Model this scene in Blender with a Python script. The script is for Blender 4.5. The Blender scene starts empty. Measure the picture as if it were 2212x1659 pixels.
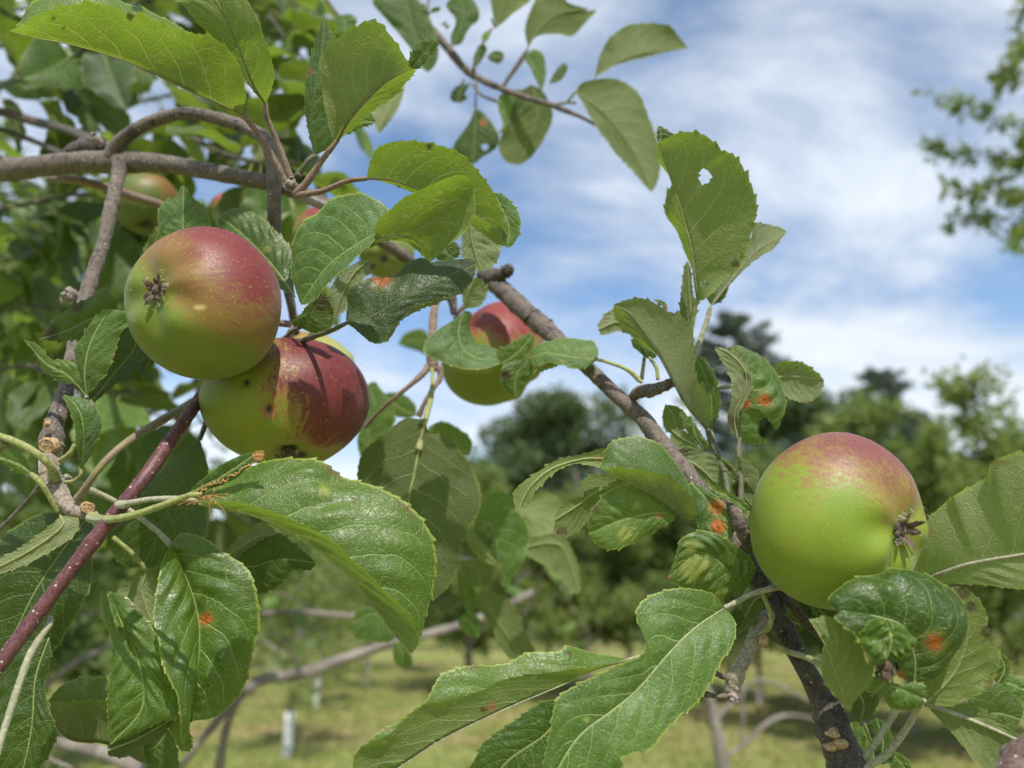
import bpy, math, random
import numpy as np
from mathutils import Vector, Matrix

S = bpy.context.scene
C = S.collection
R = math.radians
PI = math.pi
rng = np.random.default_rng(7)
random.seed(7)

# ------------------------------------------------------------------ camera
PITCH = R(16.7)
CAMZ = 1.6
cd = bpy.data.cameras.new('camera'); cam = bpy.data.objects.new('camera', cd); C.objects.link(cam)
cd.lens = 26.0; cd.sensor_width = 34.6; cd.sensor_fit = 'HORIZONTAL'
cam.location = (0, 0, CAMZ); cam.rotation_euler = (R(90) + PITCH, 0, 0)
cd.clip_start = 0.02; cd.clip_end = 2000
cd.dof.use_dof = True; cd.dof.focus_distance = 0.30; cd.dof.aperture_fstop = 7.2
S.camera = cam
S.cycles.use_denoising = True
S.cycles.max_bounces = 8; S.cycles.transmission_bounces = 5; S.cycles.diffuse_bounces = 4
# ------------------------------------------------------------------ sun + sky
SUN_EL, SUN_AZ = R(50), R(12)         # azimuth measured from straight behind the camera towards the right
sdir = Vector((math.sin(SUN_AZ) * math.cos(SUN_EL), -math.cos(SUN_AZ) * math.cos(SUN_EL), math.sin(SUN_EL)))
ld = bpy.data.lights.new('sun', 'SUN'); ld.energy = 5.0; ld.angle = R(0.6); ld.color = (1.0, 0.955, 0.88)
sun = bpy.data.objects.new('sun', ld); C.objects.link(sun)
sun.rotation_euler = sdir.to_track_quat('Z', 'Y').to_euler()
W = bpy.data.worlds.new('World'); S.world = W; W.use_nodes = True
S.view_settings.view_transform = 'Standard'; S.view_settings.look = 'None'
S.view_settings.gamma = 1; S.view_settings.exposure = 0.10
S.view_settings.use_curve_mapping = False


class NT:
    """small helper for node trees"""
    def __init__(s, nt):
        s.nt = nt; nt.nodes.clear()
    def n(s, t, **kw):
        nd = s.nt.nodes.new(t)
        for k, v in kw.items(): setattr(nd, k, v)
        return nd
    def put(s, nd, i, v):
        if v is None: return
        if hasattr(v, 'is_output') or isinstance(v, bpy.types.NodeSocket): s.nt.links.new(v, nd.inputs[i])
        else:
            try: nd.inputs[i].default_value = v
            except Exception: nd.inputs[i].default_value = tuple(v) + (1,)
    def m(s, op, a, b=None, c=None, clamp=False):
        nd = s.n('ShaderNodeMath', operation=op, use_clamp=clamp)
        s.put(nd, 0, a); s.put(nd, 1, b); s.put(nd, 2, c)
        return nd.outputs[0]
    def vm(s, op, a, b=None, sc=None):
        nd = s.n('ShaderNodeVectorMath', operation=op)
        s.put(nd, 0, a); s.put(nd, 1, b)
        if sc is not None: s.put(nd, 3, sc)
        return nd.outputs['Value'] if op in ('DOT_PRODUCT', 'LENGTH', 'DISTANCE') else nd.outputs[0]
    def mix(s, f, a, b, mode='MIX'):
        nd = s.n('ShaderNodeMix', data_type='RGBA', blend_type=mode)
        s.put(nd, 0, f)
        for i, v in ((6, a), (7, b)):
            if isinstance(v, tuple) and len(v) == 3: v = v + (1,)
            s.put(nd, i, v)
        return nd.outputs[2]
    def ss(s, x, a, b, lo=0.0, hi=1.0):
        nd = s.n('ShaderNodeMapRange', interpolation_type='SMOOTHSTEP')
        s.put(nd, 0, x); s.put(nd, 1, a); s.put(nd, 2, b); s.put(nd, 3, lo); s.put(nd, 4, hi)
        return nd.outputs[0]
    def noise(s, vec, scale, detail=3, rough=0.5, out=0, dist=0.0):
        nd = s.n('ShaderNodeTexNoise'); s.put(nd, 'Vector', vec); s.put(nd, 'Scale', scale)
        s.put(nd, 'Detail', detail); s.put(nd, 'Roughness', rough); s.put(nd, 'Distortion', dist)
        return nd.outputs[out]
    def voro(s, vec, scale, feature='DISTANCE_TO_EDGE', rnd=1.0):
        nd = s.n('ShaderNodeTexVoronoi', feature=feature); s.put(nd, 'Vector', vec); s.put(nd, 'Scale', scale)
        s.put(nd, 'Randomness', rnd)
        return nd.outputs['Distance']
    def comb(s, x, y, z):
        nd = s.n('ShaderNodeCombineXYZ'); s.put(nd, 0, x); s.put(nd, 1, y); s.put(nd, 2, z); return nd.outputs[0]
    def sep(s, v):
        nd = s.n('ShaderNodeSeparateXYZ'); s.put(nd, 0, v); return nd.outputs
    def attr(s, name, kind='GEOMETRY', out='Vector'):
        nd = s.n('ShaderNodeAttribute', attribute_type=kind, attribute_name=name); return nd.outputs[out]


w = NT(W.node_tree)
sky = w.n('ShaderNodeTexSky', sky_type='NISHITA', sun_disc=False)
sky.sun_elevation = SUN_EL; sky.sun_rotation = PI - SUN_AZ; sky.air_density = 1.0; sky.dust_density = 0.6; sky.ozone_density = 2.0
tc = w.n('ShaderNodeTexCoord').outputs['Generated']
x, y, z = w.sep(tc)
zz = w.m('ADD', w.m('MAXIMUM', z, 0.0), 0.16)
px = w.m('DIVIDE', x, zz); py = w.m('DIVIDE', y, zz)
# thin streaky altocumulus: long axes run down to the right
pv = w.comb(w.m('ADD', w.m('MULTIPLY', px, 0.75), w.m('MULTIPLY', py, 0.25)), w.m('SUBTRACT', w.m('MULTIPLY', py, 1.0), w.m('MULTIPLY', px, 0.35)), 3.3)
n1 = w.noise(pv, 1.45, 9, 0.61, dist=0.3)
n2 = w.noise(pv, 0.55, 3, 0.5)
cl = w.m('ADD', w.m('MULTIPLY', n1, 0.62), w.m('MULTIPLY', n2, 0.45))
cov = w.ss(cl, 0.415, 0.63)
low = w.ss(z, 0.05, 0.45, 0.55, 0.0)
cov = w.m('MAXIMUM', cov, low)
cov = w.m('MULTIPLY', cov, 0.92, clamp=True)
tex = w.ss(n1, 0.3, 0.75, 0.82, 1.12)
skycol = w.mix(1.0, sky.outputs[0], (1.32, 1.50, 1.58, 1), 'MULTIPLY')
ccol = w.vm('SCALE', (6.9, 7.4, 8.0), sc=tex)
col = w.mix(cov, skycol, ccol)
bg = w.n('ShaderNodeBackground'); w.put(bg, 0, col); w.put(bg, 1, 0.12)
out = w.n('ShaderNodeOutputWorld'); w.nt.links.new(bg.outputs[0], out.inputs[0])

# ------------------------------------------------------------------ projection: picture units (2212 wide) -> world, depth in cm
FP = 26.0 / 34.6 * 2212
Rgt = Vector((1, 0, 0)); Upv = Vector((0, -math.sin(PITCH), math.cos(PITCH))); Fwd = Vector((0, math.cos(PITCH), math.sin(PITCH)))
BAS = np.array([Rgt, Upv, Fwd])
ORG = dict(a=(0, 0), b=(619.4, 0), c=(0, 442.4), d=(619.4, 442.4), e=(0, 884.8), f=(619.4, 884.8), g=(1238.7, 265.4),
           h=(1238.7, 707.8), i=(1504.2, 796.3), j=(1504.2, 1128.1), k=(796.3, 1128.1), l=(0, 1128.1))

def D(org, pts):
    """zoom-window coordinates -> picture units"""
    p = np.array(pts, float)[:, :2]
    if org == 'o': return p
    return p * 0.32 + np.array(ORG[org])

def P3(p, d):
    """picture units (n,2), depth in cm (n) -> world metres (n,3)"""
    p = np.atleast_2d(np.asarray(p, float)); d = np.broadcast_to(np.asarray(d, float), (len(p),)) / 100.0
    c = np.stack([(p[:, 0] - 1106) / FP * d, (829.5 - p[:, 1]) / FP * d, d], 1)
    return c @ BAS + np.array([0, 0, CAMZ])

def G(x, dist, z=0.0):
    """picture column + ground distance -> world point"""
    return Vector(((x - 1106) / FP * (dist * math.cos(PITCH) + (z - 1.0) * math.sin(PITCH)), dist, z))

def spline(pts, n):
    """Catmull-Rom through pts, resampled to n by arc length; returns (n,k)"""
    p = np.array(pts, float)
    if len(p) == 2:
        t = np.linspace(0, 1, n)[:, None]; return p[0] * (1 - t) + p[1] * t
    q = np.vstack([2 * p[0] - p[1], p, 2 * p[-1] - p[-2]])
    segs = []
    for i in range(1, len(q) - 2):
        t = np.linspace(0, 1, 24, endpoint=(i == len(q) - 3))[:, None]
        a, b, c, e = q[i - 1], q[i], q[i + 1], q[i + 2]
        segs.append(0.5 * (2 * b + (c - a) * t + (2 * a - 5 * b + 4 * c - e) * t ** 2 + (3 * b - a - 3 * c + e) * t ** 3))
    s = np.vstack(segs)
    L = np.r_[0, np.cumsum(np.linalg.norm(np.diff(s, axis=0), axis=1))]
    u = np.linspace(0, L[-1], n)
    return np.stack([np.interp(u, L, s[:, k]) for k in range(s.shape[1])], 1)

def nrm(v):
    return v / (np.linalg.norm(v, axis=-1, keepdims=True) + 1e-12)

# ------------------------------------------------------------------ mesh / object helpers
def mesh_from(name, V, F, smooth=True, mats=(), midx=None, attrs=None):
    me = bpy.data.meshes.new(name)
    V = np.asarray(V, np.float32)
    if isinstance(F, np.ndarray):
        k = F.shape[1]; me.vertices.add(len(V)); me.vertices.foreach_set('co', V.ravel())
        me.loops.add(F.size); me.loops.foreach_set('vertex_index', F.astype(np.int32).ravel())
        me.polygons.add(len(F)); me.polygons.foreach_set('loop_start', np.arange(0, F.size, k, dtype=np.int32))
    else:
        me.from_pydata([tuple(map(float, v)) for v in V], [], F)
    for m_ in mats: me.materials.append(m_)
    if midx is not None: me.polygons.foreach_set('material_index', np.asarray(midx, np.int32))
    me.update(calc_edges=True)
    me.polygons.foreach_set('use_smooth', np.full(len(me.polygons), smooth))
    for an, (kind, data) in (attrs or {}).items():
        a = me.attributes.new(an, kind, 'POINT')
        a.data.foreach_set('color' if kind == 'FLOAT_COLOR' else 'vector', np.asarray(data, np.float32).ravel())
    return me

def link(name, data, parent=None, **props):
    o = bpy.data.objects.new(name, data); C.objects.link(o)
    if parent is not None: o.parent = parent
    for k, v in props.items(): o[k] = v
    return o

def tag(o, label=None, cat=None, group=None, kind=None):
    if label: o['label'] = label
    if cat: o['category'] = cat
    if group: o['group'] = group
    if kind: o['kind'] = kind
    return o

def thing(name, label, cat, group=None, loc=(0, 0, 0)):
    o = link(name, None); o.location = loc; o.empty_display_size = 0.02
    return tag(o, label, cat, group)

def part(name, me, parent, **props):
    """mesh in world coordinates below a parent that stands somewhere"""
    o = link(name, me, parent, **props)
    off = Vector((0, 0, 0)); p = parent
    while p is not None: off += p.location; p = p.parent
    o.location = -off
    return o

class Buf:
    """collects quads/tris of several shapes into one mesh"""
    def __init__(s): s.V = []; s.F = []; s.n = 0
    def add(s, V, F):
        s.V.append(np.asarray(V, float)); s.F += [[i + s.n for i in f] for f in F]; s.n += len(V)
    def mesh(s, name, mats, smooth=True):
        return mesh_from(name, np.vstack(s.V), s.F, smooth, mats)

def tube_vf(P, rad, seg=10, rough=0.0, seed=0, cap=True):
    """P (n,3) points in world, rad (n) radii in metres"""
    P = np.asarray(P, float); n = len(P); rad = np.broadcast_to(np.asarray(rad, float), (n,)).copy()
    T = nrm(np.gradient(P, axis=0)); ref = np.array([0.13, -0.31, 0.94])
    if abs(T[0] @ ref) > 0.9: ref = np.array([1, 0, 0.])
    a = nrm(np.cross(T[0], ref)); U = [a]
    for i in range(1, n):
        a = a - T[i] * (a @ T[i]); a = a / np.linalg.norm(a); U.append(a)
    U = np.array(U); B = np.cross(T, U)
    th = np.linspace(0, 2 * PI, seg, endpoint=False)
    r = rad[:, None] * np.ones(seg)
    if rough:
        g = np.random.default_rng(seed)
        k = g.normal(0, 1, (n, seg)); k = (k + np.roll(k, 1, 0) + np.roll(k, 1, 1)) / 3
        r = r * (1 + rough * k)
    V = P[:, None] + r[..., None] * (np.cos(th)[None, :, None] * U[:, None] + np.sin(th)[None, :, None] * B[:, None])
    V = V.reshape(-1, 3)
    F = []
    for i in range(n - 1):
        for j in range(seg):
            k = (j + 1) % seg
            F.append([i * seg + j, i * seg + k, (i + 1) * seg + k, (i + 1) * seg + j])
    if cap:
        F.append([j for j in range(seg)][::-1]); F.append([(n - 1) * seg + j for j in range(seg)])
    return V, F

def ptube(org, pts, seg=12, per=14, rough=0.0, seed=0, cap=True):
    """pts rows = x, y, depth cm, radius (picture units)"""
    a = np.array(pts, float); xy = D(org, a)
    sc = 0.32 if org != 'o' else 1.0
    w3 = P3(xy, a[:, 2]); rr = a[:, 3] * sc * a[:, 2] / 100.0 / FP
    n = max(6, per * (len(a) - 1))
    s = spline(np.hstack([w3, rr[:, None]]), n)
    rr2 = s[:, 3]
    if rough >= 0.03:
        gq = np.random.default_rng(seed + 400); u = np.linspace(0, 1, n)
        for k in range(2, 3 + len(a)):
            c_ = gq.random(); rr2 = rr2 * (1 + gq.uniform(0.03, 0.11) * np.exp(-((u - c_) / (0.10 / len(a))) ** 2))
        rr2 = rr2 * (1 + 0.03 * ripple(n, seed + 77, 6))
    return tube_vf(s[:, :3], rr2, seg, rough, seed, cap)

# ------------------------------------------------------------------ materials
MATS = {}
def newmat(name):
    m_ = bpy.data.materials.new(name); m_.use_nodes = True; MATS[name] = m_
    return m_, NT(m_.node_tree)

def finish(t, sh):
    o = t.n('ShaderNodeOutputMaterial'); t.nt.links.new(sh, o.inputs[0])

def principled(t, base, rough=0.5, spec=0.5, normal=None, sheen=0.0, **kw):
    p = t.n('ShaderNodeBsdfPrincipled')
    t.put(p, 'Base Color', base); t.put(p, 'Roughness', rough); t.put(p, 'Specular IOR Level', spec)
    if normal is not None: t.put(p, 'Normal', normal)
    if sheen: t.put(p, 'Sheen Weight', sheen); t.put(p, 'Sheen Roughness', 0.4)
    for k, v in kw.items(): t.put(p, k.replace('_', ' '), v)
    return p.outputs[0]

def bump(t, h, strength=0.5, dist=0.001, normal=None):
    b = t.n('ShaderNodeBump'); t.put(b, 'Strength', strength); t.put(b, 'Distance', dist); t.put(b, 'Height', h)
    if normal is not None: t.put(b, 'Normal', normal)
    return b.outputs[0]

# leaf blade: top glossy dark green, underside pale and downy, net of veins in leaf coordinates
def leaf_material(name='apple leaf', fine=True):
    m_, t = newmat(name)
    lf = t.attr('lf'); cm = t.attr('cm'); spot = t.attr('spot', out='Color')
    u, v, seed = t.sep(lf)
    av = t.m('ABSOLUTE', v)
    cms = t.vm('ADD', cm, t.comb(t.m('MULTIPLY', seed, 13.0), seed, seed))
    dn = t.noise(cms, 0.9, 3, 0.5)
    dn2 = t.m('SUBTRACT', dn, 0.5)
    ph = t.m('SUBTRACT', u, t.m('MULTIPLY', av, 0.17)); ph = t.m('SUBTRACT', ph, t.m('MULTIPLY', t.m('MULTIPLY', av, av), 0.10))
    ph = t.m('MULTIPLY', ph, 8.5); ph = t.m('ADD', ph, t.m('MULTIPLY', t.m('SIGN', v), 0.21)); ph = t.m('ADD', ph, t.m('MULTIPLY', dn2, 0.55))
    tri = t.m('MULTIPLY', t.m('ABSOLUTE', t.m('SUBTRACT', t.m('FRACT', ph), 0.5)), 2.0)
    wv = t.m('SUBTRACT', 0.13, t.m('MULTIPLY', av, 0.07))
    m1 = t.ss(tri, t.m('MULTIPLY', wv, 0.25), wv, 1.0, 0.0)
    m1 = t.m('MULTIPLY', m1, t.ss(av, 0.75, 0.97, 1.0, 0.0))
    wc = t.m('ABSOLUTE', t.sep(cm)[1])
    m0 = t.ss(wc, 0.03, 0.065, 1.0, 0.0)
    dv = t.vm('ADD', t.vm('MULTIPLY', cms, (1.0, 0.72, 1.0)), t.vm('SCALE', t.noise(cms, 3.0, 3, 0.6, out=1), sc=0.28))
    m2 = t.m('MULTIPLY', t.ss(t.voro(dv, 3.6, rnd=1.0), 0.0, 0.075, 1.0, 0.0), t.ss(t.noise(cms, 3.0, 2), 0.30, 0.62, 0.25, 1.0))
    m3 = t.ss(t.voro(dv, 10.0), 0.0, 0.11, 1.0, 0.0)
    V = t.m('MAXIMUM', m0, t.m('MULTIPLY', m1, 0.85))
    V = t.m('MAXIMUM', V, t.m('MULTIPLY', m2, 0.52)); V = t.m('MAXIMUM', V, t.m('MULTIPLY', m3, 0.22))
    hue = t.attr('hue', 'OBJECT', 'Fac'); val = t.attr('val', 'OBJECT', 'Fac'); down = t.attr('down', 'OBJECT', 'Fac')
    big = t.noise(cms, 0.55, 4, 0.6)
    top = t.mix(t.ss(big, 0.3, 0.7), (0.018, 0.056, 0.008), (0.052, 0.106, 0.014))
    top = t.mix(hue, top, (0.115, 0.165, 0.014))
    # pale downy film on some top sides
    film = t.m('MULTIPLY', t.ss(t.noise(cms, 2.2, 5, 0.65), 0.30, 0.75), t.m('MULTIPLY', down, 0.55))
    top = t.mix(film, top, (0.185, 0.27, 0.165))
    topv = t.mix(V, top, (0.20, 0.30, 0.085))
    und = t.mix(t.ss(big, 0.3, 0.7), (0.098, 0.138, 0.028), (0.150, 0.188, 0.045))
    und = t.mix(t.m('MULTIPLY', hue, 0.6), und, (0.20, 0.24, 0.035))
    fz = t.noise(cms, 16.0, 4, 0.7, dist=1.2)
    dmask = t.m('MULTIPLY', down, t.ss(t.m('ADD', t.m('MULTIPLY', fz, 0.55), t.m('MULTIPLY', big, 0.6)), 0.25, 0.62), clamp=True)
    und = t.mix(dmask, und, (0.27, 0.275, 0.165))
    undv = t.mix(V, und, (0.31, 0.37, 0.16))
    geo = t.n('ShaderNodeNewGeometry'); back = geo.outputs['Backfacing']
    col = t.mix(back, topv, undv)
    # pale rim, tiny pale flecks
    rim = t.ss(av, 0.950, 0.985); col = t.mix(t.m('MULTIPLY', rim, 0.70), col, (0.30, 0.37, 0.07))
    fl = t.ss(t.voro(cms, 5.0, 'F1'), 0.03, 0.07, 1.0, 0.0); fl = t.m('MULTIPLY', fl, t.ss(t.noise(cms, 1.1, 2), 0.55, 0.7))
    col = t.mix(t.m('MULTIPLY', fl, 0.5), col, (0.38, 0.46, 0.16))
    bs = t.ss(t.noise(t.vm('ADD', cms, (7, 3, 1)), 2.6, 3, 0.7), 0.68, 0.76)
    col = t.mix(t.m('MULTIPLY', bs, 0.45), col, (0.07, 0.055, 0.02))
    eb = t.m('MULTIPLY', t.ss(av, 0.86, 0.97), t.ss(t.noise(t.vm('ADD', cms, (3, 9, 2)), 1.3, 3, 0.6), 0.60, 0.66))
    col = t.mix(t.m('MULTIPLY', eb, 0.75), col, (0.14, 0.075, 0.03))
    sr, sg, sb = t.sep(spot)
    grain = t.noise(cms, 14.0, 3, 0.7)
    col = t.mix(t.m('MULTIPLY', sb, t.ss(grain, 0.35, 0.6, 0.55, 1.0)), col, (0.30, 0.33, 0.07))
    sro = t.m('MULTIPLY', sr, t.ss(grain, 0.2, 0.5, 0.7, 1.0))
    col = t.mix(t.m('MINIMUM', t.m('MULTIPLY', sro, 1.6), 1.0), col, (0.42, 0.11, 0.085))
    col = t.mix(t.m('MULTIPLY', t.ss(t.m('ADD', sr, t.m('MULTIPLY', t.m('SUBTRACT', grain, 0.5), 0.6)), 0.52, 0.80), 0.9), col, (0.66, 0.21, 0.02))
    col = t.mix(t.m('MULTIPLY', sg, t.ss(grain, 0.35, 0.6, 0.35, 1.0)), col, (0.085, 0.042, 0.024))
    vv = t.comb(val, val, val)  # per-leaf brightness; low values also put shade into the leaf colour
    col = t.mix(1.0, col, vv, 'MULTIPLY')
    rt = t.ss(t.noise(cms, 5.0, 3, 0.6), 0.2, 0.8, 0.31, 0.45)
    rt = t.m('ADD', rt, t.m('MULTIPLY', down, 0.25))
    rough = t.m('ADD', t.m('MULTIPLY', t.m('SUBTRACT', 1.0, back), rt), t.m('MULTIPLY', back, 0.72))
    h = t.m('ADD', t.m('MULTIPLY', m0, 1.3), t.m('MULTIPLY', m1, 1.0)); h = t.m('ADD', h, t.m('MULTIPLY', m2, 0.6))
    h = t.m('ADD', h, t.m('MULTIPLY', t.ss(t.voro(dv, 10.0), 0.0, 0.30, 1.0, 0.0), 0.22)); h = t.m('ADD', h, t.m('MULTIPLY', grain, 0.10))
    nb = bump(t, t.m('MULTIPLY', h, -1.0), 0.75, 0.00035)
    ps = principled(t, col, rough, 0.50, nb)
    tr = t.n('ShaderNodeBsdfTranslucent')
    tcol = t.mix(0.6, (0.30, 0.44, 0.035), t.mix(V, (0.20, 0.35, 0.012), (0.62, 0.70, 0.20)))
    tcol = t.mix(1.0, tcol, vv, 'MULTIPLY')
    tcol = t.mix(t.ss(sr, 0.3, 0.7), tcol, (0.6, 0.2, 0.02)); tcol = t.mix(sg, tcol, (0.03, 0.02, 0.01))
    t.put(tr, 0, tcol); t.put(tr, 1, nb)
    mx = t.n('ShaderNodeMixShader'); t.put(mx, 0, 0.35); t.nt.links.new(ps, mx.inputs[1]); t.nt.links.new(tr.outputs[0], mx.inputs[2])
    finish(t, mx.outputs[0])
    return m_

LEAF = leaf_material()

def stem_mat(name, c1, c2, rough=0.6, lent=0.0, scale=900.0, lentc=(0.55, 0.50, 0.42), crack=0.0, sheen=0.15, bmp=0.5):
    m_, t = newmat(name)
    geo = t.n('ShaderNodeNewGeometry').outputs['Position']
    n1 = t.noise(geo, scale * 0.25, 5, 0.65); n2 = t.noise(geo, scale, 4, 0.7)
    col = t.mix(t.ss(n1, 0.3, 0.7), c1, c2)
    col = t.mix(t.ss(n2, 0.35, 0.75, 0.0, 0.5), col, tuple(min(1, k * 1.8 + 0.02) for k in c2))
    hgt = t.m('ADD', t.m('MULTIPLY', n1, 0.6), t.m('MULTIPLY', n2, 0.5))
    if crack:
        n3 = t.noise(geo, scale * 0.12, 6, 0.75, dist=0.6)
        ck = t.ss(n3, 0.56, 0.66); col = t.mix(t.m('MULTIPLY', ck, crack), col, tuple(k * 0.35 for k in c1))
        hgt = t.m('SUBTRACT', hgt, t.m('MULTIPLY', ck, 0.8))
    if lent:
        sp = t.ss(t.voro(geo, scale * 0.32, 'F1'), 0.13, 0.20, 1.0, 0.0)
        sp = t.m('MULTIPLY', sp, t.ss(t.noise(geo, scale * 0.2, 2), 0.45, 0.55))
        col = t.mix(t.m('MULTIPLY', sp, lent), col, lentc)
        hgt = t.m('ADD', hgt, t.m('MULTIPLY', sp, 0.9))
    finish(t, principled(t, col, rough, 0.35, bump(t, hgt, bmp, 0.0008), sheen))
    return m_

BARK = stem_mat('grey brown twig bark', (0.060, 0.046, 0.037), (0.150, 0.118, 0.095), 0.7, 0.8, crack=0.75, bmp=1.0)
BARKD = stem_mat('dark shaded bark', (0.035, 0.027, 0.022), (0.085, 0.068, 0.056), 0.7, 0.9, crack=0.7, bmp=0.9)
REDSH = stem_mat('dark red shoot bark', (0.060, 0.016, 0.018), (0.12, 0.045, 0.045), 0.40, 1.0, scale=1300, sheen=0.05, bmp=0.35, crack=0.3)
PINKST = stem_mat('pinkish petiole', (0.12, 0.075, 0.055), (0.20, 0.14, 0.095), 0.6, sheen=0.4)
GREENST = stem_mat('green petiole', (0.16, 0.18, 0.05), (0.26, 0.27, 0.09), 0.55, sheen=0.35)
PALEST = stem_mat('pale downy petiole', (0.20, 0.195, 0.12), (0.31, 0.30, 0.20), 0.75, sheen=0.5)
DARKST = stem_mat('dark petiole', (0.05, 0.055, 0.025), (0.10, 0.10, 0.05), 0.6)
BROWN = stem_mat('withered brown tissue', (0.040, 0.024, 0.017), (0.125, 0.080, 0.055), 0.85, bmp=1.0)
BUDM = stem_mat('grey bud scales', (0.09, 0.065, 0.055), (0.30, 0.25, 0.22), 0.8, sheen=0.4)
SCARM = stem_mat('tan fruit scar', (0.22, 0.12, 0.05), (0.50, 0.34, 0.18), 0.8, crack=0.8, bmp=1.2)
FIBRE = stem_mat('orange torn fibre', (0.36, 0.16, 0.05), (0.50, 0.27, 0.10), 0.7)
FARBARK = stem_mat('orchard bark', (0.10, 0.085, 0.07), (0.20, 0.17, 0.145), 0.85, scale=30)
HAIRM = stem_mat('pale calyx hair', (0.24, 0.21, 0.16), (0.36, 0.33, 0.26), 0.9)

# ------------------------------------------------------------------ leaves
def ripple(n, seed, k=4):
    g = np.random.default_rng(seed); t = np.linspace(0, 1, n); r = np.zeros(n)
    for f in range(1, k + 1): r += np.sin(2 * PI * (f * 1.3 * t + g.random())) * g.normal() / f
    return r

def blade(M3, L3, R3, n=130, m=11, cup=0.12, wav=0.05, teeth=0.07, pucker=0.018, seed=0, cols=None, rib=True, ntooth=None, ribr=0.045, pks=(1, 1)):
    """surface through left margin, midrib and right margin (world points); returns V,F,attrs,material index"""
    g = np.random.default_rng(seed + 1)
    s = (1 - np.cos(np.linspace(0, PI, n) * 1.0)) / 2 * 0.25 + np.linspace(0, 1, n) * 0.75
    def at(c): q = spline(c, 400); return np.stack([np.interp(s * 399, np.arange(400), q[:, k]) for k in range(3)], 1)
    m_, l_, r_ = at(M3), at(L3), at(R3)
    T = nrm(np.gradient(m_, axis=0))
    length = np.linalg.norm(np.diff(m_, axis=0), axis=1).sum()
    cmL = np.r_[0, np.cumsum(np.linalg.norm(np.diff(m_, axis=0), axis=1))] * 100
    nt = ntooth or max(14, int(length * 100 * 4.2))
    vs = 1 - (1 - np.linspace(0, 1, m + 1)) ** 1.25
    V = []; LF = []; CM = []
    sd = float(g.random() * 50)
    for side, edge, sg in ((0, l_, -1), (1, r_, 1)):
        d = edge - m_; wd = np.linalg.norm(d, axis=1)
        # top-side normal of each half
        N = nrm(np.cross(d, T) if side == 1 else np.cross(T, d))
        N[:3] = N[3]; N[-3:] = N[-4]
        K = np.ones(9) / 9
        N = nrm(np.stack([np.convolve(np.pad(N[:, k], 4, mode='edge'), K, 'valid') for k in range(3)], 1))
        env = np.sin(np.linspace(0, 1, n) * PI) ** 0.5
        ft = (np.linspace(0, 1, n) * nt + g.random()) + 0.35 * ripple(n, seed + 5 + side, 5)
        saw = (ft % 1.0) ** 1.3 * (0.7 + 0.5 * np.sin(np.floor(ft) * 2.7))
        rp = ripple(n, seed + 11 + side, 5)
        for j, v in enumerate(vs):
            if side == 1 and j == 0: continue
            p = m_ + d * v
            b = cup * wd * 4 * v * (1 - v) * 0.5
            w_ = wav * np.minimum(wd, 0.02) * rp * v ** 2 * env
            ph = (np.linspace(0, 1, n) - 0.17 * v - 0.10 * v * v) * 8.5 + 0.21 * sg
            pk = pks[side] * pucker * 0.01 * 3.4 * (0.55 + 0.45 * np.sin(np.linspace(0, 1, n) * 23 + seed + 3 * sg + 4 * v)) * (0.5 - 0.5 * np.cos(2 * PI * (ph - 0.5))) * np.minimum(1, v * 4) * np.minimum(1, (1 - v) * 5) * env * (wd / (wd.max() + 1e-9))
            p = p + N * (b + w_ + pk)[:, None]
            if v > 0.90:
                p = p + nrm(d) * (teeth * 0.016 * saw * env * (v - 0.90) / 0.10)[:, None] + T * (teeth * 0.006 * saw * env * (v - 0.9) / 0.1)[:, None]
            V.append(p); LF.append(np.stack([np.linspace(0, 1, n), np.full(n, v * sg), np.full(n, sd)], 1))
            CM.append(np.stack([cmL, v * wd * 100 * sg, np.zeros(n)], 1))
    # columns: L side reversed, then R side
    order = list(range(m, -1, -1)) + list(range(m + 1, 2 * m + 1))
    V = np.stack([V[k] for k in order], 1); LF = np.stack([LF[k] for k in order], 1); CM = np.stack([CM[k] for k in order], 1)
    nc = 2 * m + 1
    idx = np.arange(n * nc).reshape(n, nc)
    F = np.stack([idx[:-1, :-1], idx[:-1, 1:], idx[1:, 1:], idx[1:, :-1]], -1).reshape(-1, 4)
    V = V.reshape(-1, 3); LF = LF.reshape(-1, 3); CM = CM.reshape(-1, 3)
    mi = np.zeros(len(F), int)
    if rib:
        Nn = nrm(np.cross(r_ - l_, T)); Nn[:4] = Nn[4]; Nn[-4:] = Nn[-5]
        k = n // 2
        ii = np.linspace(0, n - 1, k).astype(int)
        rr = ribr * 0.01 * np.linspace(1, 0.22, k)
        rv, rf = tube_vf(m_[ii] - Nn[ii] * rr[:, None] * 0.55, rr, 7, cap=False)
        o0 = len(V); V = np.vstack([V, rv]); F = np.vstack([F, np.array(rf) + o0])
        LF = np.vstack([LF, np.zeros((len(rv), 3))]); CM = np.vstack([CM, np.zeros((len(rv), 3))])
        mi = np.r_[mi, np.ones(len(rf), int)]
    return V, F, LF, CM, mi

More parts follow.
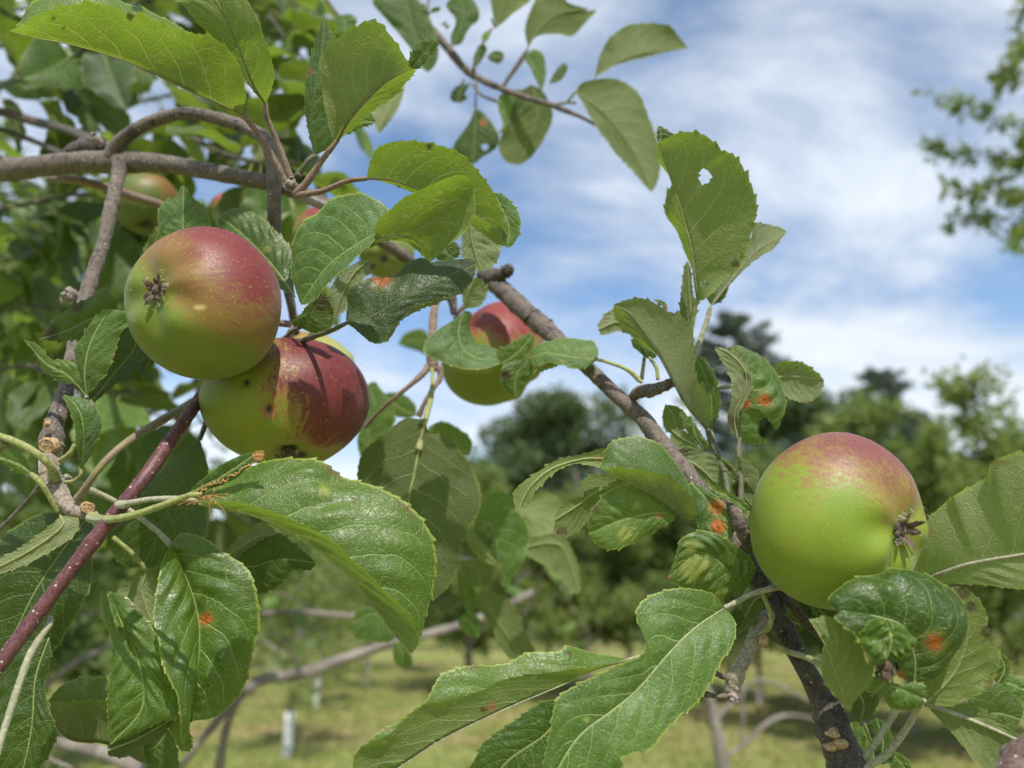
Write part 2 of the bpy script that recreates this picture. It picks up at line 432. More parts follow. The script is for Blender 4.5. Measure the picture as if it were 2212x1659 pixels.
LEAFN = [0]
def leaf(par, org, M, A, B, d, da=0.0, db=0.0, under=False, hue=0.15, val=1.0, down=0.15, cup=0.10, wav=0.06, pucker=0.018,
         teeth=0.07, spots=(), holes=(), pet=None, petm=None, petr=5.0, rib=None, label=None, n=130, m=11, name='leaf', ribr=0.04, flipcup=False):
    """hand placed leaf. M midrib, A and B margins in window units; d depth cm list along M; da/db margin depth offsets"""
    LEAFN[0] += 1; seed = LEAFN[0]
    Mp = D(org, M); Ap = D(org, A); Bp = D(org, B)
    dm = np.interp(np.linspace(0, 1, len(Mp)), np.linspace(0, 1, len(d)), d)
    def marg(Q, off):
        k = len(Q); t = (np.arange(k) + 1) / (k + 1)
        base = np.interp(t, np.linspace(0, 1, len(dm)), dm)
        if np.ndim(off): o_ = np.interp(t, np.linspace(0, 1, len(off)), off)
        else: o_ = off * np.sin(PI * t) ** 0.6
        return np.vstack([P3(Mp[:1], dm[:1]), P3(Q, base + o_), P3(Mp[-1:], dm[-1:])])
    M3 = P3(Mp, dm); A3 = marg(Ap, da); B3 = marg(Bp, db)
    # which screen side is A on
    mc = spline(Mp, 9); ac = spline(np.vstack([Mp[:1], Ap, Mp[-1:]]), 9)
    cr = 0
    for i in range(1, 8):
        tx, ty = mc[i + 1] - mc[i - 1]; ax, ay = ac[i] - mc[i]
        cr += -(tx * ay - ty * ax)          # y is down
    a_left = cr > 0
    if a_left != under: L3, R3 = A3, B3
    else: L3, R3 = B3, A3
    V, F, LF, CM, mi = blade(M3, L3, R3, n, m, cup, wav, teeth, pucker, seed, ribr=ribr, pks=((0.25, 1) if L3 is A3 else (1, 0.25)) if (under and len(A) > 6) else (1, 1))
    SP = np.zeros((len(V), 4), np.float32); SP[:, 3] = 1
    if spots or holes:
        rel = V - np.array([0, 0, CAMZ]); cc = rel @ BAS.T
        sx = 1106 + cc[:, 0] / cc[:, 2] * FP; sy = 829.5 - cc[:, 1] / cc[:, 2] * FP
        og = np.array([0, 0]) if org == 'o' else np.array(ORG[org]); k = 1.0 if org == 'o' else 0.32
        wob = 1 + 0.16 * np.sin(sx * 0.9 + sy * 0.4) + 0.12 * np.sin(sy * 1.3 - sx * 0.7)
        for (x_, y_, r_, ch) in spots:
            q = np.hypot(sx - (x_ * k + og[0]), sy - (y_ * k + og[1])) / (r_ * k) * wob
            if ch == 'o':
                SP[:, 0] = np.maximum(SP[:, 0], np.clip((1.25 - q) * 1.5, 0, 1)); SP[:, 2] = np.maximum(SP[:, 2], np.clip(1.9 - q, 0, 0.75)); SP[:, 1] = np.maximum(SP[:, 1], np.clip(1.3 - q * 3.4, 0, 1) * 0.95)
            elif ch == 'r': SP[:, 0] = np.maximum(SP[:, 0], np.clip(1.0 - q, 0, 0.45))
            elif ch == 'b': SP[:, 1] = np.maximum(SP[:, 1], np.clip((1.15 - q) * 2.2, 0, 0.85))
            elif ch == 'y': SP[:, 2] = np.maximum(SP[:, 2], np.clip((1.1 - q) * 1.8, 0, 0.95))
        if holes:
            keep = np.ones(len(F), bool); cx = sx[F].mean(1); cy = sy[F].mean(1); wf = wob[F].mean(1)
            for (x_, y_, rx, ry) in holes:
                q = np.hypot((cx - (x_ * k + og[0])) / (rx * k), (cy - (y_ * k + og[1])) / (ry * k))
                keep &= ~((q * wf < 1) & (mi == 0))
            F = F[keep]; mi = mi[keep]
    c0 = M3[0]
    rm = rib or (petm or GREENST)
    me = mesh_from(name, V - c0, F, True, [LEAF, rm], mi, {'lf': ('FLOAT_VECTOR', LF), 'cm': ('FLOAT_VECTOR', CM), 'spot': ('FLOAT_COLOR', SP)})
    rj = random.Random(seed); o = link(name, me, par, hue=float(min(1, max(0, hue + rj.uniform(-.12, .15)))), val=float(val * rj.uniform(0.88, 1.12)), down=float(down)); o.location = Vector(c0) - par.location
    if label: o['label'] = label
    if pet is not None:
        q = np.array(pet, float); porg = org
        if q.shape[1] == 3: q = np.hstack([q, np.full((len(q), 1), petr)])
        q = np.vstack([[M[0][0], M[0][1], dm[0], q[0][3] * 0.85], q])
        Vt, Ft = ptube(porg, q, 9, 12, 0.03, seed)
        me2 = mesh_from('petiole', Vt - c0, Ft, True, [petm or GREENST])
        link('petiole', me2, o)
    return o

# shared lightweight leaves for shoots farther back
def local_leaf(seed, n=34, m=5, ratio=0.30, fold=0.25, curl=0.5, low=False):
    g = np.random.default_rng(seed)
    L = 1.0; t = np.linspace(0, 1, 12)
    ang = curl * t ** 1.3; dx = np.cos(ang); dz = -np.sin(ang)
    X = np.r_[0, np.cumsum(dx[:-1])] / 11; Z = np.r_[0, np.cumsum(dz[:-1])] / 11
    sw = g.normal(0, 0.05) * np.sin(PI * t) + g.normal(0, 0.04) * t ** 2
    M3 = np.stack([X, sw, Z], 1)
    prof = np.sin(PI * t ** 0.82) ** 0.75 * ratio
    tw = g.normal(0, 0.35) * t
    def edge(sg):
        a = fold + sg * tw
        w_ = prof * (1 + g.normal(0, 0.06, len(t)))
        e = M3 + np.stack([0 * w_ + 0.06 * w_, sg * w_ * np.cos(a), w_ * np.sin(a)], 1)
        e[0] = M3[0]; e[-1] = M3[-1]; return e
    Ls, Rs = edge(1), edge(-1)
    V, F, LF, CM, mi = blade(M3 * 0.07, Ls * 0.07, Rs * 0.07, n, m, 0.15, 0.14, 0.06 if not low else 0.0, 0.02 if not low else 0, seed, rib=not low)
    # petiole joined in: too small to tell apart where these stand
    if not low:
        q = spline(np.array([[0, 0, 0], [-0.012, 0, 0.001], [-0.026, 0, -0.004]]), 6)
        tv, tf = tube_vf(q, 0.0006, 5); tf = [f for f in tf if len(f) == 4]
        k = len(V); V = np.vstack([V, tv]); F = np.vstack([F, np.array(tf) + k]); mi = np.r_[mi, np.ones(len(tf), int)]
        LF = np.vstack([LF, np.zeros((len(tv), 3))]); CM = np.vstack([CM, np.zeros((len(tv), 3))])
    return mesh_from('leaf', V, F, True, [LEAF, GREENST], mi, {'lf': ('FLOAT_VECTOR', LF), 'cm': ('FLOAT_VECTOR', CM)})

LVAR = [local_leaf(100 + i, ratio=0.25 + 0.012 * i, fold=0.1 + 0.09 * (i % 5), curl=0.2 + 0.28 * (i % 4)) for i in range(9)]
LLOW = [local_leaf(200 + i, n=5, m=1, ratio=0.28, fold=0.3, curl=0.3 * i, low=True) for i in range(4)]

def place_leaf(par, pos, direction, size, g, variants, roll=0.5, hue=None, val=None):
    f = Vector(direction).normalized()
    upn = Vector((g.normal(0, roll), g.normal(0, roll) - 0.15, 1.0))
    n_ = (upn - f * upn.dot(f)).normalized(); y_ = n_.cross(f)
    mt = Matrix((f, y_, n_)).transposed().to_4x4()
    o = link('leaf', variants[int(g.integers(len(variants)))], par, hue=float(g.random() * 0.5 if hue is None else hue),
             val=float(0.8 + 0.4 * g.random() if val is None else val), down=float(g.random() ** 2 * 0.7))
    s = size / 0.07
    o.matrix_basis = Matrix.Translation(Vector(pos) + f * 0.02 * s - par.location) @ mt @ Matrix.Diagonal((s, s, s, 1))
    return o

def leafy_twig(par, W3, rad, nleaf, size, g, mat=BARK, variants=None, t0=0.1, droop=0.25, name='twig', out=0.9, seg=7, shade=None):
    """W3 world control points; leaves stand out all round the twig"""
    s = spline(W3, 30); r = np.linspace(rad, rad * 0.35, 30)
    V, F = tube_vf(s, r, seg, 0.05)
    c0 = s[0]
    tw = link(name, mesh_from(name, V - c0, F, True, [mat]), par); tw.location = Vector(c0) - par.location
    T = nrm(np.gradient(s, axis=0))
    for k in range(nleaf):
        u = t0 + (1 - t0) * (k + g.random() * 0.6) / nleaf
        i = min(29, int(u * 29)); t = T[i]
        a = g.normal(0, 1, 3); a -= t * (a @ t); a /= np.linalg.norm(a)
        dr = t * 0.55 + a * out + np.array([0, 0, -droop + g.normal(0, 0.2)])
        place_leaf(par, s[i], dr, size * (0.65 + 0.5 * g.random()), g, variants or LVAR, val=None if shade is None else shade * (0.6 + 0.8 * g.random()))  # shade lowers val, so the shade sits in the leaf colour
    return tw

# ------------------------------------------------------------------ apples
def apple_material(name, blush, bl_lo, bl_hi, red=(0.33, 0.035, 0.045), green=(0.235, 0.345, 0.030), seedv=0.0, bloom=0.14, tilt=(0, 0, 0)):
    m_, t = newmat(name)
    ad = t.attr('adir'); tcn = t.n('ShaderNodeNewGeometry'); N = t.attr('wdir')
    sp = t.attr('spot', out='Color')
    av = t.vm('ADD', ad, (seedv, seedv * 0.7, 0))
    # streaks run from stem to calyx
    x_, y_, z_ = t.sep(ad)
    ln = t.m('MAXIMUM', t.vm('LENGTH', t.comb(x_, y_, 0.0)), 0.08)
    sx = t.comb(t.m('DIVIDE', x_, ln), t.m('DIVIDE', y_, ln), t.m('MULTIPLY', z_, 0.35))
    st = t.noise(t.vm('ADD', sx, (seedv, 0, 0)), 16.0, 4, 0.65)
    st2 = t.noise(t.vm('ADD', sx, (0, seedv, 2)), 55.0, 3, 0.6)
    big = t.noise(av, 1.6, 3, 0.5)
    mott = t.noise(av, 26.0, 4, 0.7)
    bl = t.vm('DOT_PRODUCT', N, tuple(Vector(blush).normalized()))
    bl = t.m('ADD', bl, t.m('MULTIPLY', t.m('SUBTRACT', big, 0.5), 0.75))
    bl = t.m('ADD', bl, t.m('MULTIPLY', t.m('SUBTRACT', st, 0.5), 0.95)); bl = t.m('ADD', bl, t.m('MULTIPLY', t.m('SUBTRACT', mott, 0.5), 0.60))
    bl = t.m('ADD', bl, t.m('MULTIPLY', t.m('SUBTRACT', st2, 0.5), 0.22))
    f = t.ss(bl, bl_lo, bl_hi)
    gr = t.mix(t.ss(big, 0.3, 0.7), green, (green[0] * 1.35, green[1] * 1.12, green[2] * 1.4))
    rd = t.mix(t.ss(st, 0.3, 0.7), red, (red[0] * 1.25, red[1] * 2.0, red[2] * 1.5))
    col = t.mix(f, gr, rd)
    mid = t.m('MULTIPLY', t.m('MULTIPLY', f, t.m('SUBTRACT', 1.0, f)), 2.2)
    col = t.mix(mid, col, (0.26, 0.135, 0.032))
    # lenticels
    lv = t.voro(av, 15.0, 'F1'); ls = t.ss(lv, 0.07, 0.17, 1.0, 0.0)
    lv2 = t.voro(av, 34.0, 'F1'); ls2 = t.ss(lv2, 0.05, 0.12, 1.0, 0.0)
    ll = t.m('MAXIMUM', t.m('MULTIPLY', ls, 0.55), t.m('MULTIPLY', ls2, 0.35))
    col = t.mix(ll, col, (0.42, 0.38, 0.15))
    # pale down
    dwn = t.m('MULTIPLY', t.ss(t.noise(av, 90.0, 3, 0.8, dist=0.8), 0.42, 0.8), bloom)
    col = t.mix(dwn, col, (0.36, 0.31, 0.22))
    sr, sg, sb = t.sep(sp)
    col = t.mix(sr, col, (0.30, 0.12, 0.05)); col = t.mix(sb, col, (0.50, 0.36, 0.14)); col = t.mix(sg, col, (0.025, 0.016, 0.012))
    h = t.m('ADD', t.m('MULTIPLY', mott, 0.4), t.m('MULTIPLY', big, 1.2)); h = t.m('ADD', h, t.m('MULTIPLY', ls, 0.15))
    h = t.m('SUBTRACT', h, t.m('MULTIPLY', sg, 1.5))
    rg = t.ss(mott, 0.2, 0.8, 0.40, 0.58)
    p = principled(t, col, rg, 0.38, bump(t, h, 0.22, 0.0010), 0.08, Subsurface_Weight=0.04, Subsurface_Scale=0.004)
    finish(t, p)
    return m_

def apple(cx, cy, d, rpx, axis, label, mat, sq=(1, 1, 1), spots=(), res=(150, 110), calyx=True, calyx_scale=1.0, stem_to=None, seed=1, flat=0.93, group=None, basin=0.17, nhair=70, bw=0.34):
    """centre in picture units, depth cm, radius picture units; axis = stem->calyx in camera axes (right, up, towards camera)"""
    r = rpx * d / FP / 100.0
    ctr = P3([[cx, cy]], [d])[0]
    ax = nrm(np.array(axis, float)); axw = ax[0] * np.array(Rgt) + ax[1] * np.array(Upv) - ax[2] * np.array(Fwd)
    ref = np.array([0.3, 0.2, 0.9]); e1 = nrm(np.cross(axw, ref)); e2 = np.cross(axw, e1)
    nu, nv = res
    th = np.linspace(0, 2 * PI, nu, endpoint=False); ph = np.linspace(0, PI, nv)   # ph 0 = stem, PI = calyx
    TH, PH = np.meshgrid(th, ph)
    g = np.random.default_rng(seed)
    z_ = -np.cos(PH) * flat; rho = np.sin(PH)
    z_ = np.where(PH < PI / 2, z_ * 0.98, z_ * 1.02)
    z_ += 0.38 * np.exp(-(PH / 0.34) ** 2)                              # stem cavity
    z_ -= basin * 1.25 * np.exp(-((PI - PH) / bw) ** 2)                     # calyx basin
    rho = rho * (1 + 0.05 * np.sin(PH) ** 2 * 1) * (1 - 0.05 * np.cos(PH) * -1 * 0.8 * np.sin(PH))
    lob = 1 + 0.018 * np.cos(5 * TH + g.random() * 6) * np.clip(-np.cos(PH) * -1 + 0.3, 0, 1) + 0.02 * np.cos(2 * TH + g.random() * 6) + 0.015 * np.cos(3 * TH + g.random() * 6)
    rho = rho * lob
    crown = 0.035 * np.cos(5 * TH + 1.0) * np.exp(-((PI - PH - 0.5) / 0.25) ** 2); z_ = z_ + crown
    X = rho * np.cos(TH); Y = rho * np.sin(TH)
    loc = np.stack([X, Y, z_], -1).reshape(-1, 3)
    Wp = (loc[:, :1] * e1 + loc[:, 1:2] * e2 + loc[:, 2:3] * axw)
    c = Wp @ BAS.T; c = c * np.array(sq); Wp = c @ BAS
    wd = nrm(Wp.copy()); V = Wp * r
    idx = np.arange(nu * nv).reshape(nv, nu)
    F = np.stack([idx[:-1], np.roll(idx[:-1], -1, 1), np.roll(idx[1:], -1, 1), idx[1:]], -1).reshape(-1, 4)
    adr = nrm(np.stack([np.sin(PH) * np.cos(TH), np.sin(PH) * np.sin(TH), -np.cos(PH)], -1).reshape(-1, 3))
    SP = np.zeros((len(V), 4), np.float32); SP[:, 3] = 1
    rel = V + ctr - np.array([0, 0, CAMZ]); cc = rel @ BAS.T
    sx = 1106 + cc[:, 0] / cc[:, 2] * FP; sy = 829.5 - cc[:, 1] / cc[:, 2] * FP
    front = cc[:, 2] < d / 100.0
    for (x_, y_, rx, ry, ch) in spots:
        q = np.hypot((sx - x_) / rx, (sy - y_) / ry)
        k = {'r': 0, 'g': 1, 'b': 2}[ch]
        SP[:, k] = np.maximum(SP[:, k], np.where(front, np.clip((1.2 - q) * 1.6, 0, 1), 0))
        if ch == 'g': V[front & (q < 1.6)] -= wd[front & (q < 1.6)] * 0.0006
    # skin colour turns dark right at the calyx
    SP[:, 1] = np.maximum(SP[:, 1], np.clip((0.12 - (PI - PH.ravel())) * 12, 0, 0.8))
    me = mesh_from('apple', V, F, True, [mat], None, {'adir': ('FLOAT_VECTOR', adr), 'wdir': ('FLOAT_VECTOR', wd), 'spot': ('FLOAT_COLOR', SP)})
    o = link('apple', me); o.location = ctr; tag(o, label, 'apple', group)
    if calyx:
        # dried sepals: curled strips standing in the basin, pale hairs round them
        zc = (flat * 1.02 - basin * 1.25) * r
        bufS = Buf(); bufH = Buf()
        for k in range(9):
            a = 2 * PI * k / 9 + g.normal(0, 0.15); ln_ = r * (0.13 + 0.12 * g.random()) * calyx_scale
            dirr = np.cos(a) * e1 + np.sin(a) * e2; side = -np.sin(a) * e1 + np.cos(a) * e2
            tt = np.linspace(0, 1, 7); bend = 0.4 + g.random() * 2.4
            pts = []
            for q in tt:
                an = bend * q
                pts.append(axw * (zc + ln_ * (0.75 * math.sin(min(an, 1.9)) / max(bend, 0.6) * 1.2)) + dirr * (r * 0.05 + ln_ * 0.75 * q * (0.5 + 0.7 * g.random() * 0.3 + 0.3 * q)))
            pts = np.array(pts); wdt = r * 0.055 * np.sin(PI * (0.15 + 0.85 * (1 - tt))) * (1 - 0.5 * tt)
            Vs = np.vstack([pts + side * wdt[:, None], pts + axw * (r * 0.02), pts - side * wdt[:, None]])
            Fs = []
            for q in range(6):
                Fs += [[q, q + 1, 7 + q + 1, 7 + q], [7 + q, 7 + q + 1, 14 + q + 1, 14 + q]]
            bufS.add(Vs, Fs)
        for k in range(nhair):
            a = g.random() * 2 * PI; rr_ = r * (0.10 + 0.24 * g.random())
            base = axw * (zc + r * 0.05 * (rr_ / r / 0.3) ** 2 * 3.0) + (np.cos(a) * e1 + np.sin(a) * e2) * rr_
            tip = base + (axw * 0.08 + (np.cos(a) * e1 + np.sin(a) * e2) * -0.05 + g.normal(0, 0.03, 3)) * r * 0.8
            sd = nrm(np.cross(tip - base, g.normal(0, 1, 3))) * r * 0.004
            bufH.add([base - sd, base + sd, tip], [[0, 1, 2]])
        V_, F_ = tube_vf(np.array([axw * (zc - r * 0.05), axw * (zc + r * 0.07)]), [r * 0.10, r * 0.06], 10); bufS.add(V_, F_)
        link('calyx', bufS.mesh('calyx', [BROWN]), o)
        h_ = link('calyx_hair', bufH.mesh('calyx_hair', [HAIRM]), o); h_['kind'] = 'stuff'
    if stem_to is not None:
        a0 = -axw * r * (flat * 0.98 - 0.38)
        e = P3([stem_to[:2]], [stem_to[2]])[0] - ctr
        mid = -axw * r * 1.02
        s = spline(np.array([a0, mid, e]), 14)
        V_, F_ = tube_vf(s, np.linspace(0.0013, 0.0017, 14), 9, 0.06)
        link('stem', mesh_from('stem', V_, F_, True, [stem_to[3] if len(stem_to) > 3 else PINKST]), o)
    return o

# =================================================================== SETTING
m_, t = newmat('mown orchard grass')
pos = t.n('ShaderNodeNewGeometry').outputs['Position']
sx_, sy_, sz_ = t.sep(pos)
rows = t.noise(t.comb(t.m('MULTIPLY', sx_, 0.10), t.m('MULTIPLY', sy_, 0.55), 0.0), 1.0, 4, 0.6)
n1 = t.noise(pos, 1.6, 5, 0.7); n2 = t.noise(pos, 9.0, 4, 0.75)
col = t.mix(t.ss(n1, 0.35, 0.65), (0.150, 0.200, 0.048), (0.270, 0.285, 0.090))
dry = t.ss(t.m('ADD', t.m('MULTIPLY', rows, 0.75), t.m('MULTIPLY', n1, 0.3)), 0.50, 0.62)
col = t.mix(t.m('MULTIPLY', dry, 0.65), col, (0.34, 0.235, 0.125))
col = t.mix(t.ss(n2, 0.4, 0.8, 0.0, 0.5), col, (0.36, 0.34, 0.14))
finish(t, principled(t, col, 0.95, 0.1, bump(t, n2, 0.8, 0.05)))
GRASSM = MATS['mown orchard grass']

gx = np.unique(np.r_[np.linspace(-700, -40, 24), np.linspace(-40, 40, 90), np.linspace(40, 700, 24)])
gy = np.unique(np.r_[np.linspace(-60, 2, 20), np.linspace(2, 45, 110), np.linspace(45, 900, 40)])
GX, GY = np.meshgrid(gx, gy)
def ground_z(X, Y):
    return 0.035 * np.sin(X * 1.1 + 0.6 * Y) * np.sin(Y * 0.9) + 0.03 * np.sin(X * 0.37 + 2) * np.cos(Y * 0.31)
GZ = ground_z(GX, GY)
idx = np.arange(GX.size).reshape(GX.shape)
F = np.stack([idx[:-1, :-1], idx[:-1, 1:], idx[1:, 1:], idx[1:, :-1]], -1).reshape(-1, 4)
o = link('ground', mesh_from('ground', np.stack([GX, GY, GZ], -1).reshape(-1, 3), F, True, [GRASSM])); tag(o, kind='structure')

def blade_mat(name, c1, c2):
    m_, t = newmat(name)
    n_ = t.noise(t.n('ShaderNodeNewGeometry').outputs['Position'], 0.9, 4, 0.7)
    col = t.mix(t.ss(n_, 0.3, 0.7), c1, c2)
    d = t.n('ShaderNodeBsdfDiffuse'); t.put(d, 0, col); tr = t.n('ShaderNodeBsdfTranslucent'); t.put(tr, 0, col)
    mx = t.n('ShaderNodeMixShader'); t.put(mx, 0, 0.35); t.nt.links.new(d.outputs[0], mx.inputs[1]); t.nt.links.new(tr.outputs[0], mx.inputs[2])
    finish(t, mx.outputs[0]); return m_
GB1 = blade_mat('green grass blades', (0.17, 0.21, 0.04), (0.29, 0.29, 0.09))
GB2 = blade_mat('dry straw blades', (0.30, 0.21, 0.10), (0.36, 0.28, 0.15))
g = np.random.default_rng(5)
n = 60000
yy = 4.5 + 26 * g.random(n) ** 1.5; xx = (g.random(n) - 0.5) * (yy * 1.5 + 3)
hh = 0.03 + 0.06 * g.random(n); ww = 0.006 + 0.0009 * yy
an = g.random(n) * PI; ln = g.normal(0, 0.5, (n, 2)) * hh[:, None]
zz_ = ground_z(xx, yy)
a = np.stack([xx - np.cos(an) * ww, yy - np.sin(an) * ww, zz_], 1); b = np.stack([xx + np.cos(an) * ww, yy + np.sin(an) * ww, zz_], 1)
c = np.stack([xx + ln[:, 0], yy + ln[:, 1], zz_ + hh], 1)
V = np.stack([a, b, c], 1).reshape(-1, 3); F = np.arange(3 * n).reshape(-1, 3)
mi = (g.random(n) < np.where((np.sin(yy * 1.9 + 0.3 * xx) > 0.25), 0.55, 0.12)).astype(int)
tag(link('grass', mesh_from('grass', V, F, False, [GB1, GB2], mi)), 'short mown orchard grass with dry straw lying in bands', None, None, 'stuff')

# ------------------------------------------------------------------ background trees
def foliage_mat(name, c1, c2, tr=0.3, sc=1.5):
    m_, t = newmat(name)
    pos = t.n('ShaderNodeNewGeometry').outputs['Position']
    n_ = t.noise(pos, sc, 4, 0.7); isl = t.n('ShaderNodeNewGeometry').outputs['Random Per Island']
    col = t.mix(t.m('ADD', t.m('MULTIPLY', t.ss(n_, 0.3, 0.7), 0.55), t.m('MULTIPLY', isl, 0.45)), c1, c2)
    p = principled(t, col, 0.55, 0.35)
    trn = t.n('ShaderNodeBsdfTranslucent'); t.put(trn, 0, t.mix(0.5, col, (0.28, 0.40, 0.04)))
    mx = t.n('ShaderNodeMixShader'); t.put(mx, 0, tr); t.nt.links.new(p, mx.inputs[1]); t.nt.links.new(trn.outputs[0], mx.inputs[2])
    finish(t, mx.outputs[0]); return m_
FOL_A = foliage_mat('orchard foliage', (0.115, 0.180, 0.055), (0.250, 0.310, 0.105), 0.5)
FOL_Y = foliage_mat('yellow green orchard foliage', (0.150, 0.205, 0.055), (0.300, 0.350, 0.105), 0.5)
FOL_D = foliage_mat('dark woodland foliage', (0.055, 0.095, 0.042), (0.140, 0.185, 0.085), 0.34, 0.4)
FOL_P = foliage_mat('pine needles', (0.045, 0.072, 0.050), (0.095, 0.125, 0.085), 0.08, 0.4)

def leaves_mesh(P, size, g, mat, name='foliage', elong=1.7, up=0.3):
    """one bent leaf-sized diamond at every point"""
    n = len(P); f = g.normal(0, 1, (n, 3)); f[:, 2] -= 0.2; f = nrm(f)
    nn = g.normal(0, 1, (n, 3)); nn[:, 2] += up * 3; nn = nrm(nn - f * (nn * f).sum(1, keepdims=True)); s_ = np.cross(f, nn)
    sz = (size * (0.6 + 0.8 * g.random(n)))[:, None]
    v0 = P; v1 = P + f * sz * 0.5 + s_ * sz * 0.5 / elong + nn * sz * 0.1; v2 = P + f * sz - nn * sz * 0.1; v3 = P + f * sz * 0.5 - s_ * sz * 0.5 / elong + nn * sz * 0.1
    V = np.stack([v0, v1, v2, v3], 1).reshape(-1, 3)
    q = np.arange(n)[:, None] * 4
    F = np.vstack([q + [0, 1, 2], q + [0, 2, 3]])
    return mesh_from(name, V, F, False, [mat])

def orchard_tree_meshes(seed, h=3.2, spread=1.3, nl=9000, mat=None, trunk_h=0.75, lsize=0.065):
    g = np.random.default_rng(seed)
    trunk = Buf(); limbs = []
    tp = np.array([[0, 0, -0.05], [g.normal(0, .03), g.normal(0, .03), trunk_h], [g.normal(0, .08), g.normal(0, .08), h * 0.6], [g.normal(0, .1), g.normal(0, .1), h * 0.92]])
    s = spline(tp, 20); trunk.add(*tube_vf(s, np.linspace(0.055, 0.012, 20), 9, 0.06, seed))
    tips = []
    nb = 13
    for k in range(nb):
        u = 0.28 + 0.68 * k / nb; i = int(u * 19); a = k * 2.4 + g.normal(0, .3); L_ = spread * (1.15 - 0.6 * u) * (0.8 + 0.4 * g.random())
        e = s[i] + np.array([math.cos(a) * L_, math.sin(a) * L_, L_ * (0.25 + 0.5 * u)])
        m1 = (s[i] + e) / 2 + np.array([0, 0, -0.05 + 0.1 * g.random()])
        q = spline(np.array([s[i], m1, e]), 12); bf = Buf(); bf.add(*tube_vf(q, np.linspace(0.022, 0.006, 12), 6, 0.05, seed + k))
        tips.append(q)
        for j in range(5):
            st = q[int(3 + 8 * g.random())]; dd = nrm(g.normal(0, 1, 3) + [math.cos(a) * .6, math.sin(a) * .6, 0.5]) * (0.25 + 0.3 * g.random())
            qq = spline(np.array([st, st + dd * 0.5 + [0, 0, 0.03], st + dd + [0, 0, -0.04]]), 7); bf.add(*tube_vf(qq, np.linspace(0.008, 0.003, 7), 4)); tips.append(qq); tips.append(qq)
        limbs.append(bf)
    pts = np.vstack([t_[len(t_) // 4:] for t_ in tips])
    P = pts[g.integers(len(pts), size=nl)] + g.normal(0, 0.075, (nl, 3))
    return (trunk.mesh('trunk', [FARBARK]), [b.mesh('limb', [FARBARK]) for b in limbs], leaves_mesh(P, lsize, g, mat))

GUARD = None
def guard_mesh():
    n = 20; th = np.linspace(0, 2 * PI * 0.98, n); V = []
    for z_, r_ in ((0.0, .055), (0.01, .057), (0.15, .056), (0.30, .055), (0.50, .057), (0.503, .052)):
        V += [[math.cos(a) * r_, math.sin(a) * r_, z_] for a in th]
    F = [[i * n + j, i * n + j + 1, (i + 1) * n + j + 1, (i + 1) * n + j] for i in range(5) for j in range(n - 1)]
    m_, t = newmat('white plastic trunk guard')
    nz = t.noise(t.n('ShaderNodeNewGeometry').outputs['Position'], 14, 4, 0.7)
    finish(t, principled(t, t.mix(t.ss(nz, 0.4, 0.8), (0.78, 0.79, 0.80), (0.55, 0.54, 0.49)), 0.45, 0.4))
    return mesh_from('trunk_guard', V, F, True, [m_])
GUARD = guard_mesh()
OT = [orchard_tree_meshes(31 + i, mat=FOL_A if i % 2 else FOL_Y, nl=15000, lsize=0.075, spread=1.45) for i in range(4)]
OT.append(orchard_tree_meshes(41, mat=FOL_Y, nl=2600, lsize=0.075, spread=0.75, h=2.6, trunk_h=0.85))

def orchard_tree(pos, label, v, sc=1.0, rot=0.0, guard=True, group='young orchard trees', szs=None):
    tr = thing('apple_tree', label, 'tree', group, pos); tr.rotation_euler.z = rot
    sc3 = (sc, sc, sc)
    for nm, me in (('trunk', OT[v][0]), ('foliage', OT[v][2])):
        o = link(nm, me, tr); o.scale = sc3
        if nm == 'foliage': o['kind'] = 'stuff'
    for me in OT[v][1]:
        o = link('limb', me, tr); o.scale = sc3
    if guard: link('trunk_guard', GUARD, tr)
    return tr

